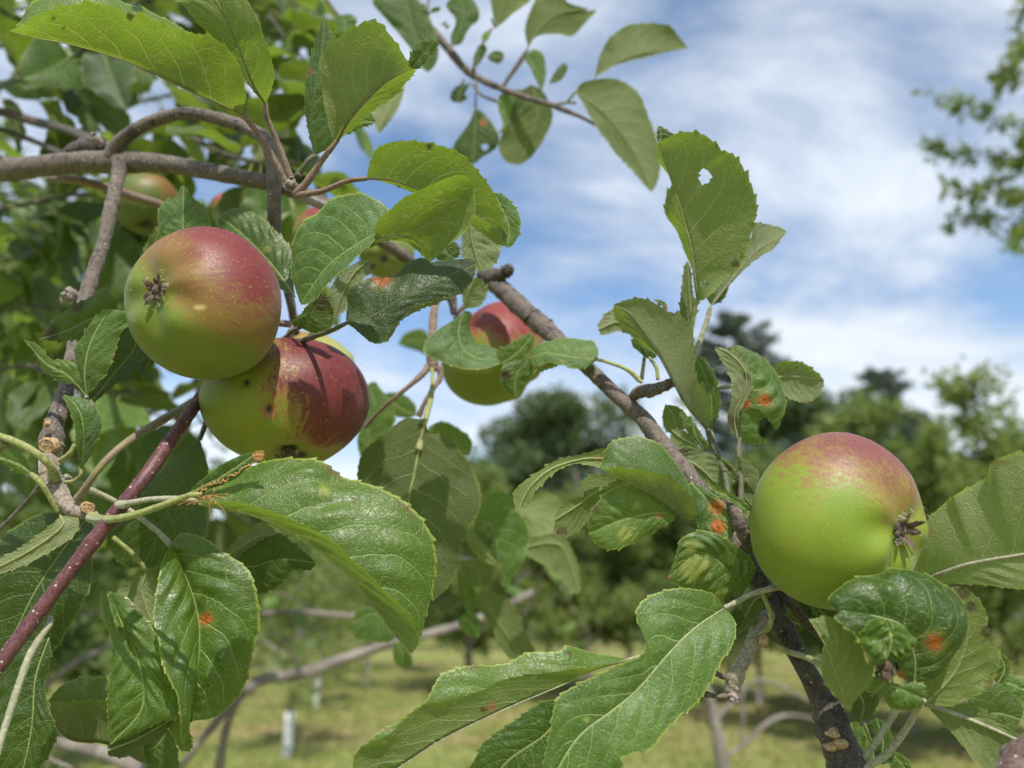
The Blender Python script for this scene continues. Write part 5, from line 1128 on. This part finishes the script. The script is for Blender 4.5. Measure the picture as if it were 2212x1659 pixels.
leaf(RB, 'k', [(2402, 578), (2212, 705), (2045, 865), (1812, 1130), (1640, 1275), (1400, 1470), (1160, 1880)], [(2330, 490), (2212, 455), (2050, 450), (1885, 508), (1815, 585), (1818, 680), (1868, 800), (1850, 885), (1760, 935), (1600, 1005), (1420, 1092), (1300, 1165), (1258, 1230), (1225, 1420), (1165, 1700)],
     [(2462, 650), (2478, 740), (2442, 850), (2370, 950), (2325, 1060), (2270, 1150), (2200, 1235), (2100, 1310), (1990, 1420), (1890, 1540), (1800, 1555), (1700, 1590), (1700, 1660), (1400, 1850)],
     [29, 27.6, 26.6, 26], da=0.2, db=-0.4, hue=0.25, val=1.15, down=0.32, cup=0.10, n=220, m=17, pucker=0.025, petm=PALEST, ribr=0.06,
     pet=[(2500, 530, 29, 18), (2600, 480, 28.9, 18), (2750, 445, 28.8, 17), (2800, 450, 29, 14)], spots=((1470, 1330, 22, 'y'),))
leaf(RB, 'k', [(1300, 1290), (1180, 1440), (950, 1600), (780, 1800)], [(1255, 1200), (1120, 1240), (1000, 1330), (850, 1430), (765, 1500), (715, 1600), (650, 1720)], [(1400, 1500), (1350, 1750), (1000, 1900)], [28.2, 27.6, 27.4], hue=0.0, val=0.7, down=0.1, cup=0.1, n=130, m=12)
# --- right branch upper cluster
leaf(RB, 'g', [(845, 1200), (822, 1060), (795, 850), (745, 660), (690, 470), (620, 280), (568, 140)],
     [(900, 1180), (1050, 1030), (1120, 960), (1170, 850), (1205, 720), (1236, 600), (1222, 490), (1180, 380), (1130, 280), (1070, 212), (1005, 195), (920, 110), (820, 65), (700, 72), (620, 110)],
     [(815, 1050), (760, 880), (700, 735), (632, 610), (626, 480), (650, 400), (575, 240), (562, 165)],
     [35, 34.2, 33.6, 33.2], da=-1.2, db=0.9, under=True, hue=0.35, val=0.95, down=0.35, cup=0.14, n=200, m=18, teeth=0.10, holes=((890, 362, 40, 52), (885, 1090, 30, 26)), spots=((1090, 948, 28, 'b'),),
     pet=[(820, 1240, 35.1, 17), (800, 1370, 35.3, 17), (780, 1480, 35.4, 16), (760, 1600, 35.5, 18)], petm=GREENST, ribr=0.07)
leaf(RB, 'g', [(580, 135), (590, 70), (574, 18)], [(567, 110), (568, 50)], [(640, 110), (680, 95), (640, 55)], [34, 34], hue=0.0, down=0.6, val=0.8, n=50, m=6)
leaf(RB, 'g', [(925, 1245), (1090, 1030), (1230, 870), (1440, 735)], [(1030, 1010), (1190, 800), (1205, 700), (1250, 683), (1335, 690), (1400, 708)], [(1050, 1100), (1210, 935), (1345, 850), (1410, 770)], [36, 36], da=0.3, db=-0.3, under=True, hue=0.1, down=0.75, val=0.85, n=130, m=11,
     pet=[(905, 1320, 36, 18), (860, 1450, 35.9, 19), (820, 1560, 35.8, 20), (790, 1640, 35.6, 20)], petm=PALEST)
leaf(RB, 'g', [(930, 1235), (1000, 1150), (1088, 1020)], [(870, 1130), (870, 1070), (960, 1060)], [(1010, 1190), (1050, 1100), (1080, 1050)], [36.2, 36.2], hue=0.0, down=0.5, val=0.9, n=60, m=7)
leaf(RB, 'g', [(800, 1365), (780, 1150), (770, 932)], [(722, 1290), (735, 1100), (748, 980)], [(835, 1260), (805, 1150), (792, 1000)], [35.8, 35.8], under=True, hue=0.15, down=0.45, val=0.8, n=90, m=8)
leaf(RB, 'h', [(905, 690), (800, 560), (700, 410), (560, 160), (400, -70), (272, -155)], [(932, 600), (928, 540), (880, 430), (830, 340), (812, 180), (800, 10), (720, -80), (640, -105), (560, -155), (470, -195), (380, -190)],
     [(870, 660), (760, 530), (650, 330), (560, 195), (420, 80), (290, -60)], [35.2, 34.4, 34.2], da=-0.4, db=0.6, under=True, hue=0.3, val=0.95, down=0.95, cup=0.12, n=170, m=14, teeth=0.10, ribr=0.06,
     pet=[(930, 760, 35, 22), (990, 890, 34.4, 22), (1030, 1020, 33.6, 22), (1042, 1130, 33, 20)], petm=DARKST)
leaf(RB, 'g', [(420, 1475), (310, 1350), (168, 1395)], [(370, 1300), (270, 1262), (200, 1312), (168, 1365)], [(400, 1440), (300, 1405), (200, 1432)], [36.5, 36.2], under=True, hue=0.1, down=0.95, n=80, m=8, val=0.95)
leaf(RB, 'g', [(545, 1190), (590, 1215), (635, 1240)], [(570, 1195), (610, 1210)], [(570, 1215), (610, 1240), (630, 1260)], [34.8, 34.8], hue=0.5, n=40, m=4, spots=((625, 1255, 25, 'o'),))
leaf(RB, 'h', [(480, 195), (440, 100), (560, 185)], [(400, 120), (410, 70), (480, 60)], [(510, 210), (550, 200)], [36, 36], hue=0.0, down=0.3, val=0.8, n=60, m=6, pet=[(470, 270, 36, 13), (460, 350, 36, 15)], petm=DARKST)
limb(RB, 'h', [[510, 200, 36, 10], [560, 270, 35.8, 13], [570, 350, 35.6, 14]], GREENST, 'petiole', 0.03, 8, 90)
limb(RB, 'h', [[185, 220, 37, 10], [300, 255, 36.6, 11], [400, 305, 36.2, 12], [460, 370, 35.9, 14]], GREENST, 'petiole', 0.03, 8, 91)
leaf(RB, 'h', [(930, 690), (930, 480), (880, 300), (812, 175)], [(850, 600), (820, 400), (800, 250)], [(985, 560), (980, 400), (930, 270), (860, 200)], [36, 36], hue=0.0, down=0.45, val=0.85, n=100, m=10, pet=[(940, 760, 35.8, 15), (980, 860, 35.4, 16)], petm=GREENST)
leaf(RB, 'h', [(1120, 745), (1135, 600), (1195, 440), (1180, 280), (1060, 125)], [(1100, 650), (1090, 560), (1150, 430), (1130, 280), (1050, 160)],
     [(1165, 782), (1270, 782), (1312, 742), (1262, 690), (1232, 640), (1290, 600), (1350, 640), (1365, 692), (1395, 635), (1430, 560), (1442, 470), (1410, 390), (1360, 290), (1300, 210), (1180, 148), (1100, 120)],
     [34.6, 34.2, 34.4], da=0.2, db=0.5, hue=0.15, val=1.1, down=0.45, cup=0.15, n=200, m=18, teeth=0.06, pucker=0.05, wav=0.12, holes=((1300, 690, 55, 62),), spots=((1288, 487, 42, 'o'), (1162, 512, 34, 'o')),
     pet=[(1115, 850, 34.2, 20), (1130, 1000, 33.6, 20), (1130, 1180, 33, 20)], petm=DARKST)
leaf(RB, 'h', [(1100, 740), (1085, 590), (1150, 440), (1160, 300), (1060, 180), (952, 128)], [(1060, 690), (1038, 600), (1068, 470), (1060, 320), (990, 200)], [(1110, 660), (1120, 560), (1195, 430), (1200, 330), (1110, 180)], [33.8, 33.4, 33.6], under=True, hue=0.1, down=0.9, n=130, m=10, wav=0.15, spots=((1060, 640, 60, 'b'), (1165, 330, 25, 'b')))
leaf(RB, 'h', [(1340, 335), (1500, 330), (1692, 355)], [(1350, 262), (1430, 226), (1545, 238), (1640, 300)], [(1400, 440), (1470, 480), (1560, 502), (1630, 480), (1682, 400)], [36.4, 36.4], da=-0.3, under=True, hue=0.15, down=0.85, val=0.9, n=100, m=10, pet=[(1250, 360, 36, 12), (1060, 398, 35.4, 14), (980, 400, 35.2, 16)], petm=PALEST)
leaf(RB, 'h', [(620, 520), (680, 600), (700, 715)], [(602, 600), (620, 680), (660, 715)], [(700, 535), (768, 600), (750, 680)], [35.6, 35.4], under=True, hue=0.5, val=0.9, n=70, m=8, spots=((720, 690, 25, 'r'),))
leaf(RB, 'h', [(900, 825), (830, 730), (795, 590)], [(850, 790), (770, 700), (745, 640)], [(930, 820), (850, 700), (800, 620)], [35, 34.8], hue=0.2, down=0.6, val=1.1, n=70, m=8)
leaf(RB, 'h', [(660, 690), (720, 740), (850, 810)], [(720, 680), (800, 740)], [(660, 760), (720, 820), (800, 820)], [35.2, 35], under=True, hue=0.15, down=0.5, val=0.9, n=60, m=7)
leaf(RB, 'h', [(640, 860), (830, 930), (1040, 1135)], [(740, 815), (830, 822), (935, 860), (1015, 960), (1050, 1070)], [(700, 920), (790, 1010), (900, 1070), (1010, 1130)], [34.4, 34], under=True, hue=0.25, val=0.75, down=0.35, n=110, m=10, spots=((740, 850, 40, 'b'),))
leaf(RB, 'h', [(1150, 1195), (1130, 1020), (1000, 865)], [(1090, 1120), (1060, 980), (1000, 900)], [(1090, 885), (1200, 930), (1245, 985), (1235, 1090), (1190, 1190)], [33.6, 33.6], hue=0.85, val=0.7, down=0.4, n=100, m=9, spots=((1110, 1090, 55, 'b'), (1040, 950, 30, 'b')))
leaf(RB, 'h', [(838, 1362), (735, 1292), (605, 1185), (435, 1085), (300, 1015), (188, 958)], [(832, 1250), (795, 1150), (705, 1062), (600, 1000), (450, 962), (330, 942), (240, 950)], [(880, 1180), (780, 1040), (680, 905), (560, 790), (420, 742), (320, 755), (238, 792), (195, 900)],
     [31.8, 31, 31], da=-0.6, db=0.9, under=True, hue=0.25, val=1.0, down=0.45, cup=0.16, n=170, m=14, teeth=0.07, pet=[(860, 1400, 31.8, 16), (960, 1420, 31.6, 16)], petm=DARKST)
leaf(RB, 'h', [(790, 1040), (930, 1200), (1062, 1442)], [(930, 1112), (1050, 1225), (1086, 1340)], [(800, 1160), (850, 1340), (950, 1390)], [31.6, 31.0], hue=0.0, down=0.7, val=1.15, n=150, m=16, spots=((970, 1215, 46, 'o'), (980, 1345, 48, 'o')), cup=0.08)
leaf(RB, 'f', [(2150, 330), (1990, 335), (1800, 395), (1690, 475), (1620, 560), (1570, 665)], [(2150, 262), (2010, 300), (1830, 340), (1700, 420), (1600, 490), (1540, 550), (1535, 630)], [(2130, 390), (1950, 362), (1810, 420), (1720, 505), (1650, 590), (1635, 660)], [32, 31.5, 31.5], under=True, hue=0.55, down=0.3, val=1.15, n=110, m=9, spots=((2100, 330, 30, 'r'),))
leaf(RB, 'h', [(350, 1045), (160, 1110), (0, 1220), (-125, 1300)], [(280, 1002), (120, 998), (60, 1060), (80, 1140), (20, 1150), (-60, 1200), (-110, 1240)], [(200, 1190), (110, 1290), (20, 1388), (-80, 1412), (-130, 1380)], [32.6, 32.4], under=True, hue=0.4, down=0.4, val=0.9, n=110, m=10, spots=((-80, 1380, 40, 'b'),))
leaf(RB, 'h', [(690, 1268), (550, 1250), (320, 1300), (100, 1390)], [(620, 1180), (450, 1095), (330, 1068), (200, 1135), (125, 1240), (98, 1330)], [(672, 1300), (600, 1350), (440, 1432), (260, 1495), (160, 1460)], [31.6, 31.2, 31.4], hue=0.55, val=1.2, down=0.5, cup=0.18, n=130, m=13, spots=((582, 1265, 28, 'r'), (600, 1352, 22, 'r'), (150, 1230, 26, 'b'), (430, 1200, 30, 'y'), (350, 1400, 60, 'y')))
leaf(RB, 'o', [(1600, 1290), (1565, 1225), (1510, 1195), (1443, 1246)], [(1622, 1255), (1624, 1212), (1570, 1165), (1520, 1148), (1475, 1163), (1458, 1210)], [(1570, 1302), (1530, 1290), (1480, 1268), (1450, 1256)], [30.4, 30, 30], hue=0.3, val=1.05, down=0.4, cup=0.22, n=140, m=14, pucker=0.05, spots=((1500, 1225, 38, 'y'), (1555, 1290, 26, 'y'), (1495, 1180, 18, 'y'), (1445, 1246, 9, 'r'), (1575, 1298, 14, 'b')))
leaf(RB, 'h', [(905, 1060), (1040, 1130), (1180, 1230), (1165, 1290)], [(960, 1070), (1090, 1140), (1178, 1205)], [(960, 1110), (1060, 1170), (1150, 1260)], [31.2, 30.6], hue=0.7, val=1.2, n=60, m=6)
# --- round the right apple
leaf(RB, 'i', [(1500, 1430), (1640, 1385), (1850, 1315), (2212, 1250), (2500, 1200), (2850, 1140)], [(1500, 1250), (1560, 1030), (1690, 900), (1740, 860), (1860, 800), (1960, 740), (2000, 645), (2100, 590), (2212, 570), (2450, 640), (2700, 900)],
     [(1600, 1425), (1750, 1450), (1950, 1460), (2212, 1485), (2500, 1420), (2720, 1260)], [30.5, 29.2, 27.8, 27], da=-0.2, db=-0.1, under=True, hue=0.2, val=1.1, down=0.65, cup=-0.08, n=170, m=15, ribr=0.10, rib=PALEST, teeth=0.06, spots=((1580, 1100, 24, 'r'), (1730, 960, 16, 'r')))
leaf(RB, 'j', [(1470, 1090), (1470, 900), (1400, 710), (1220, 640), (960, 610)], [(1600, 1045), (1690, 960), (1765, 850), (1812, 680), (1795, 570), (1740, 500), (1650, 425), (1570, 355), (1460, 308), (1330, 308), (1220, 350), (1080, 378), (960, 450), (895, 525)],
     [(1300, 1000), (1140, 860), (1040, 730), (940, 640)], [24.9, 24.8, 25.2], da=1.0, db=-0.3, hue=0.1, val=0.9, down=0.03, cup=0.45, n=200, m=18, pucker=0.05, spots=((1610, 810, 55, 'o'), (1370, 1050, 40, 'o')))
leaf(RB, 'j', [(1270, 655), (1310, 800), (1260, 960)], [(1160, 680), (1125, 820), (1170, 945)], [(1400, 720), (1455, 850), (1335, 930)], [24.3, 23.8, 23.9], hue=0.3, val=1.1, down=0.0, cup=0.7, n=110, m=12, pucker=0.08, wav=0.2, name='crumpled_leaf')
knob(RB, 'j', 1300, 930, 23.9, 62, BROWN, 9, name='withered_tip', dirn=(-0.35, -1, 0.1), ln=2.4)
leaf(RB, 'j', [(1270, 1080), (1400, 1130), (1530, 1190)], [(1400, 1095), (1490, 1085), (1548, 1150)], [(1270, 1190), (1330, 1255), (1440, 1262), (1530, 1230)], [24.4, 24.3], hue=0.3, val=1.0, n=80, m=9, cup=0.4)
leaf(RB, 'j', [(1180, 1150), (1240, 1110), (1290, 1030)], [(1160, 1100), (1210, 1040)], [(1250, 1160), (1300, 1110)], [24.2, 24.0], hue=0.6, val=1.1, down=0.4, n=50, m=6, cup=0.4)
leaf(RB, 'j', [(1030, 1262), (960, 1060), (880, 850), (760, 655)], [(950, 1180), (858, 1050), (848, 900), (880, 780), (830, 720)], [(1110, 1150), (1185, 1040), (1180, 900), (1115, 830), (1000, 710), (900, 642)], [26, 25.5, 25.8], under=True, hue=0.35, val=1.05, down=0.45, cup=-0.1, n=120, m=12)
leaf(RB, 'j', [(1540, 1222), (1750, 1000), (1830, 700), (1720, 440)], [(1550, 1050), (1700, 700), (1690, 520)], [(1700, 1240), (1850, 1185), (1990, 1090), (2042, 950), (2022, 830), (1965, 740), (1960, 630), (1885, 500), (1780, 435)], [26.2, 26.0], under=True, hue=0.8, val=0.95, down=0.1, n=120, m=12, spots=((1960, 740, 40, 'b'), (1800, 470, 50, 'b'), (1850, 570, 40, 'b')), holes=((1955, 800, 18, 14),))
leaf(RB, 'j', [(880, 640), (830, 590), (800, 545)], [(795, 620), (790, 580)], [(880, 580), (850, 550)], [28, 28], hue=0.4, n=50, m=6)
leaf(RB, 'j', [(1100, 1150), (1130, 1240), (1110, 1352)], [(1060, 1200), (1055, 1290), (1085, 1340)], [(1180, 1110), (1232, 1185), (1190, 1290)], [28, 28], under=True, hue=0.3, val=0.6, n=80, m=8)
leaf(RB, 'j', [(1545, 1225), (1800, 1312), (2000, 1395), (2212, 1490), (2450, 1600)], [(1640, 1330), (1780, 1480), (1900, 1630), (2100, 1760), (2330, 1750)], [(1750, 1230), (1900, 1250), (2050, 1340), (2150, 1420), (2330, 1500)], [27, 26.4, 26], under=True, hue=0.2, val=0.85, down=0.35, n=130, m=12, ribr=0.10, rib=PALEST)
leaf(RB, 'j', [(1860, 1310), (2040, 1290), (2190, 1330)], [(1840, 1190), (2020, 1090), (2150, 1180), (2205, 1260)], [(1950, 1370), (2050, 1420), (2130, 1420)], [27.8, 27.8], hue=0.3, val=0.8, down=0.55, n=90, m=9)
leaf(RB, 'j', [(2000, 1050), (2150, 1100), (2330, 1180)], [(2060, 1030), (2212, 1060), (2300, 1110)], [(2050, 1100), (2150, 1170), (2250, 1220)], [29, 29], hue=0.0, down=0.8, val=1.1, n=60, m=7)
leaf(RB, 'j', [(2040, 1080), (2080, 980), (2040, 880)], [(2025, 1000), (2030, 920)], [(2110, 1020), (2100, 920)], [28.8, 28.8], hue=0.2, val=0.9, n=50, m=6, teeth=0.1)
for (M_, A_, B_, un, hu, va, dn) in (
        ([(1090, 1650), (1080, 1500), (1045, 1350)], [(1020, 1500), (1025, 1400)], [(1130, 1580), (1140, 1450), (1090, 1360)], False, 0.2, 1.0, 0.6),
        ([(1180, 1680), (1190, 1520), (1130, 1350)], [(1120, 1560), (1120, 1420)], [(1230, 1600), (1230, 1480), (1170, 1380)], True, 0.5, 0.9, 0.3),
        ([(1240, 1640), (1260, 1480), (1215, 1320)], [(1180, 1500), (1150, 1380)], [(1325, 1600), (1320, 1450), (1280, 1360)], False, 0.0, 0.7, 0.6),
        ([(1420, 1700), (1380, 1620), (1290, 1540)], [(1330, 1680), (1300, 1600)], [(1450, 1650), (1380, 1570)], False, 0.3, 1.0, 0.1),
        ([(700, 690), (640, 660), (600, 620)], [(640, 640), (650, 620)], [(690, 740), (710, 700)], True, 0.4, 0.7, 0.2),
        ([(500, 480), (400, 520), (330, 640)], [(360, 470), (310, 540)], [(460, 560), (380, 690), (290, 740)], True, 0.6, 0.6, 0.2)):
    leaf(RB, 'j', M_, A_, B_, [29.4, 29.4], under=un, hue=hu, val=va, down=dn, n=70, m=8)
# --- top twig leaves (behind the focus)
TL = [([(800, -40), (850, 180), (950, 490)], [(580, 0), (700, 160), (830, 320), (900, 440)], [(900, 10), (990, 180), (1025, 350), (1000, 440)], 0.2, 0.35, 0.8),
      ([(1180, -40), (1190, 120), (1110, 312)], [(1075, 20), (1140, 140), (1110, 240)], [(1262, 0), (1300, 110), (1225, 200), (1180, 290)], 0.3, 0.15, 0.8),
      ([(1412, 190), (1450, 60), (1540, -140)], [(1385, 60), (1385, -60)], [(1500, 120), (1640, 0), (1640, -100)], 0.4, 0.1, 0.9),
      ([(1628, 322), (1720, 180), (1850, 90), (2040, 60)], [(1608, 200), (1650, 60), (1720, -60), (1850, -60), (1900, 20)], [(1690, 245), (1830, 230), (1920, 245), (2010, 160), (2090, 70), (1990, 90)], 0.3, 0.1, 0.8),
      ([(1720, 620), (1690, 480), (1620, 360)], [(1650, 470), (1610, 400)], [(1750, 500), (1735, 380), (1680, 335)], 0.2, 0.6, 1.1),
      ([(1770, 570), (1830, 520), (1870, 420)], [(1800, 500), (1850, 440)], [(1850, 540), (1895, 460)], 0.1, 0.5, 0.9),
      ([(1560, 600), (1540, 740), (1415, 915)], [(1440, 640), (1430, 740), (1460, 840)], [(1630, 620), (1660, 720), (1580, 800), (1490, 870)], 0.3, 0.95, 1.3),
      ([(1650, 570), (1690, 780), (1570, 1115)], [(1560, 640), (1500, 800), (1430, 980), (1480, 1090)], [(1730, 620), (1795, 770), (1740, 930), (1650, 1060)], 0.35, 0.05, 0.75),
      ([(1270, 730), (1270, 900), (1255, 1115)], [(1230, 830), (1120, 1000), (1190, 1080)], [(1340, 770), (1425, 900), (1420, 990), (1320, 1060)], 0.1, 0.15, 0.7),
      ([(1240, 560), (1180, 600), (1150, 690)], [(1150, 580), (1105, 640), (1120, 685)], [(1200, 640), (1220, 660), (1180, 690)], 0.1, 0.1, 0.6),
      ([(1270, 460), (1290, 370), (1320, 290)], [(1260, 400), (1290, 320)], [(1320, 400), (1350, 330)], 0.2, 0.3, 0.8),
      ([(1350, 380), (1400, 370), (1470, 380)], [(1400, 345), (1450, 350)], [(1380, 415), (1440, 425)], 0.3, 0.1, 0.8),
      ([(1320, 280), (1345, 240), (1370, 205)], [(1320, 240), (1350, 210)], [(1355, 270), (1375, 230)], 0.9, 0.3, 1.4),
      ([(1080, 200), (1060, 170), (1030, 165)], [(1060, 150), (1090, 150)], [(1090, 190), (1100, 170)], 0.3, 0.1, 0.8),
      ([(960, 130), (930, 90), (870, 90)], [(930, 20), (900, 60)], [(980, 60), (1030, 50), (1020, 80)], 0.3, 0.4, 1.0),
      ([(390, 260), (400, 180), (380, 100)], [(340, 200), (350, 110)], [(460, 180), (470, 120), (430, 95)], 0.2, 0.7, 1.1)]
for k, (M_, A_, B_, hu, dn, va) in enumerate(TL):
    dd = 60 - k * 0.15
    holes = ((1340, 993, 22, 24),) if k == 8 else ()
    sp = ((1325, 830, 20, 'o'),) if k == 8 else ()
    leaf(TT, 'b', M_, A_, B_, [dd, dd], under=(k in (2, 3, 7)), hue=hu, down=dn, val=va, n=90 if k == 8 else 70, m=14 if k == 8 else 8, holes=holes, spots=sp, teeth=0.03)
leaf(TT, 'o', [(1284, 167), (1370, 120), (1487, 104)], [(1300, 110), (1330, 70), (1378, 48), (1440, 58), (1470, 85)], [(1330, 140), (1390, 125), (1440, 112)], [54, 54], under=True, hue=0.2, down=0.6, val=0.9, n=80, m=8)
leaf(TT, 'o', [(1243, 198), (1310, 250), (1370, 330), (1408, 416)], [(1262, 178), (1330, 170), (1375, 195), (1400, 250), (1424, 330), (1422, 385)], [(1260, 225), (1290, 275), (1340, 340), (1380, 385)], [54, 53], under=True, hue=0.25, down=0.45, val=0.8, n=90, m=9, pet=[(1225, 222, 56, 3)])
limb(TT, 'o', [[1080, 222, 60, 3], [1040, 205, 60, 3], [1020, 180, 60.4, 3]], PINKST, 'petiole', 0, 6, 95)
for k, p in enumerate(([[1069, 60], [1062, 40]], [[1140, 105], [1130, 130], [1100, 170]], [[1027, 235], [1028, 200], [1030, 172]], [[993, 190], [1003, 170]])):
    limb(TT, 'o', [[*q, 60, 2.5] for q in p], PINKST, 'petiole', 0, 6, 96 + k)

# =================================================================== dense shoots behind, upper left, same tree
BK = thing('apple_branch', 'tangled leafy shoots in the shade behind the upper left limb and apples', 'branch', None, tuple(P3([[0, 400]], [95])[0]))
g = np.random.default_rng(21)
twl = [  # (pixel path with depth), leaves, size
    ([(-60, 120, 85), (120, 60, 80), (300, 10, 78), (480, -60, 76)], 15), ([(-60, 30, 95), (90, 10, 92), (260, -60, 90)], 11), ([(-80, 200, 75), (40, 170, 72), (160, 120, 70), (240, 60, 68)], 13),
    ([(-80, 470, 80), (60, 440, 75), (200, 420, 72), (330, 470, 70), (420, 430, 70)], 17), ([(-80, 560, 95), (80, 540, 90), (220, 520, 86), (330, 560, 84)], 15), ([(-60, 700, 90), (60, 660, 84), (180, 690, 80), (280, 760, 78)], 14),
    ([(-60, 820, 80), (60, 790, 74), (170, 840, 70), (300, 850, 68)], 14), ([(380, 60, 84), (480, 130, 76), (560, 190, 70), (640, 260, 66)], 15), ([(520, -60, 92), (600, 60, 84), (660, 130, 80), (720, 160, 78)], 13),
    ([(420, 300, 72), (480, 330, 66), (560, 350, 62), (640, 350, 60)], 12), ([(140, 900, 92), (280, 900, 84), (400, 880, 78), (460, 950, 74)], 14), ([(-60, 960, 110), (80, 980, 100), (240, 1030, 95), (360, 1100, 92)], 15),
    ([(300, 220, 96), (380, 200, 90), (450, 160, 88)], 9), ([(-60, 330, 120), (120, 420, 110), (260, 500, 104)], 12), ([(250, 1000, 120), (420, 1060, 110), (560, 1150, 106)], 12)]
for k, (pth, nl) in enumerate(twl):
    W3 = P3(np.array(pth, float)[:, :2], np.array(pth, float)[:, 2])
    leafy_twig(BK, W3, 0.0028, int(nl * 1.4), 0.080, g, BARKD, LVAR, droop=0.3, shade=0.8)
BK4 = thing('apple_branch', 'second layer of shaded leafy shoots filling the upper left corner farther back', 'branch', None, tuple(P3([[0, 200]], [130])[0]))
for k in range(12):
    x0 = g.uniform(-80, 620); y0 = g.uniform(-40, 1000); x0 = x0 * (1 - 0.45 * max(0, (y0 - 500) / 500)); dd = g.uniform(105, 160); an_ = g.normal(0.1, 0.5); L_ = g.uniform(200, 320)
    pth = [(x0 - L_ * .5 * math.cos(an_), y0 + L_ * .5 * math.sin(an_), dd), (x0, y0 + g.normal(0, 20), dd - 4), (x0 + L_ * .5 * math.cos(an_), y0 - L_ * .5 * math.sin(an_), dd - 8)]
    W3 = P3(np.array(pth, float)[:, :2], np.array(pth, float)[:, 2])
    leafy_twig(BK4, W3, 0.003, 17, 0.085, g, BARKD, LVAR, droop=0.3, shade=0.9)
# unseen twigs added above the frame, towards the sun, to shade the leaves
BK5 = thing('apple_branch', 'unseen leafy twigs of the same tree, added above the picture to cast shade', 'branch', None, tuple(P3([[500, -300]], [40])[0]))
for (tx, ty, td, up_) in ((300, 150, 34, 13),):
    c_ = P3([[tx, ty]], [td])[0] + np.array(sdir) * up_ / 100.0
    if c_[2] < CAMZ + 0.10: continue
    d_ = np.array([0.08 * g.normal(0.5, 0.6), 0.05 * g.normal(), 0.02])
    leafy_twig(BK5, np.array([c_ - d_, c_ + [0, 0, .01], c_ + d_]), 0.002, 5, 0.06, g, BARKD, LVAR)
# leaf mass a little farther back, lower left to middle, low light green
BK2 = thing('apple_branch', 'sunlit leafy shoots of the same tree low behind the curled left leaves', 'branch', None, tuple(P3([[300, 1250]], [130])[0]))
for k, (pth, nl) in enumerate([([(-60, 1180, 160), (80, 1160, 150), (200, 1200, 145), (330, 1180, 140)], 9), ([(-60, 1350, 170), (160, 1330, 160), (330, 1290, 155)], 8), ([(480, 1240, 150), (600, 1280, 150), (700, 1320, 150)], 5),
                                ([(560, 1380, 190), (640, 1420, 185), (700, 1400, 180)], 5), ([(40, 1600, 80), (110, 1640, 76), (160, 1660, 74)], 4)]):
    W3 = P3(np.array(pth, float)[:, :2], np.array(pth, float)[:, 2])
    leafy_twig(BK2, W3, 0.003, nl, 0.06, g, FARBARK, LVAR)
# middle distance shoots right of the centre
BK3 = thing('apple_branch', 'loose yellow green shoots standing between the middle leaves and the orchard', 'branch', None, tuple(P3([[1150, 1300]], [200])[0]))
for k, (pth, nl) in enumerate([([(1290, 1400, 260), (1240, 1320, 250), (1210, 1250, 245)], 5), ([(1120, 1360, 230), (1160, 1270, 225), (1190, 1180, 220)], 5), ([(1000, 1420, 260), (1040, 1360, 255), (1100, 1330, 250)], 4)]):
    W3 = P3(np.array(pth, float)[:, :2], np.array(pth, float)[:, 2])
    leafy_twig(BK3, W3, 0.004, nl, 0.07, g, FARBARK, LVAR)
# branch hanging in at the right edge
RE = thing('apple_branch', 'loose leafy branch hanging in from the right edge, out of focus against the clouds', 'branch', None, tuple(P3([[2260, 300]], [430])[0]))
REP = []
for k, (pth, nl, rd) in enumerate([([(2330, 20, 400), (2270, 60, 400), (2200, 110, 395), (2160, 170, 390)], 20, .008), ([(2330, 330, 420), (2230, 290, 410), (2120, 240, 400), (2000, 200, 395)], 34, .009), ([(2330, 380, 430), (2220, 350, 420), (2100, 330, 410), (1985, 315, 405)], 34, .009),
                                   ([(2330, 420, 430), (2230, 420, 420), (2120, 420, 415), (2030, 400, 410)], 30, .008), ([(2330, 440, 430), (2260, 470, 420), (2200, 510, 415), (2175, 545, 410)], 24, .007), ([(2330, 250, 420), (2260, 200, 410), (2190, 170, 405), (2150, 200, 400)], 22, .007),
                                   ([(2330, 500, 440), (2200, 480, 430), (2080, 470, 425), (2040, 490, 420)], 26, .007), ([(2330, 300, 440), (2230, 330, 430), (2150, 390, 425), (2090, 440, 420)], 26, .007), ([(2330, -60, 400), (2240, -20, 400), (2200, 30, 400)], 12, .006), ([(2400, 260, 430), (2300, 300, 425), (2200, 330, 420)], 14, .008), ([(2400, 420, 430), (2300, 440, 425), (2190, 420, 420)], 14, .008)]):
    W3 = P3(np.array(pth, float)[:, :2], np.array(pth, float)[:, 2])
    REP.append(pth); leafy_twig(RE, W3, rd * 0.6, nl, 0.070, g, FARBARK, LLOW, seg=5)

P = []
for pth in REP:
    q = spline(P3(np.array(pth, float)[:, :2], np.array(pth, float)[:, 2]), 40)
    for k in range(40):
        u = g.random() ** 1.5 * 0.97; P.append(q[int(u * 40)] + g.normal(0, 0.05, 3) * (1.1 - u) + g.normal(0, 0.024, (7, 3)))
o = part('foliage', leaves_mesh(np.vstack(P), 0.044, g, FOL_Y), RE); o['kind'] = 'stuff'
# neighbouring tree whose crown closes the view at the far left
ta, tb_, tf = orchard_tree_meshes(55, h=4.4, spread=2.0, nl=24000, mat=FOL_A, trunk_h=1.0, lsize=0.085)
tr = thing('apple_tree', 'near apple tree just outside the left edge whose crown reaches into the picture', 'tree', 'orchard trees in rows on the grass', G(-500, 3.9))
link('trunk', ta, tr); f_ = link('foliage', tf, tr); f_['kind'] = 'stuff'
for q in tb_: link('limb', q, tr)
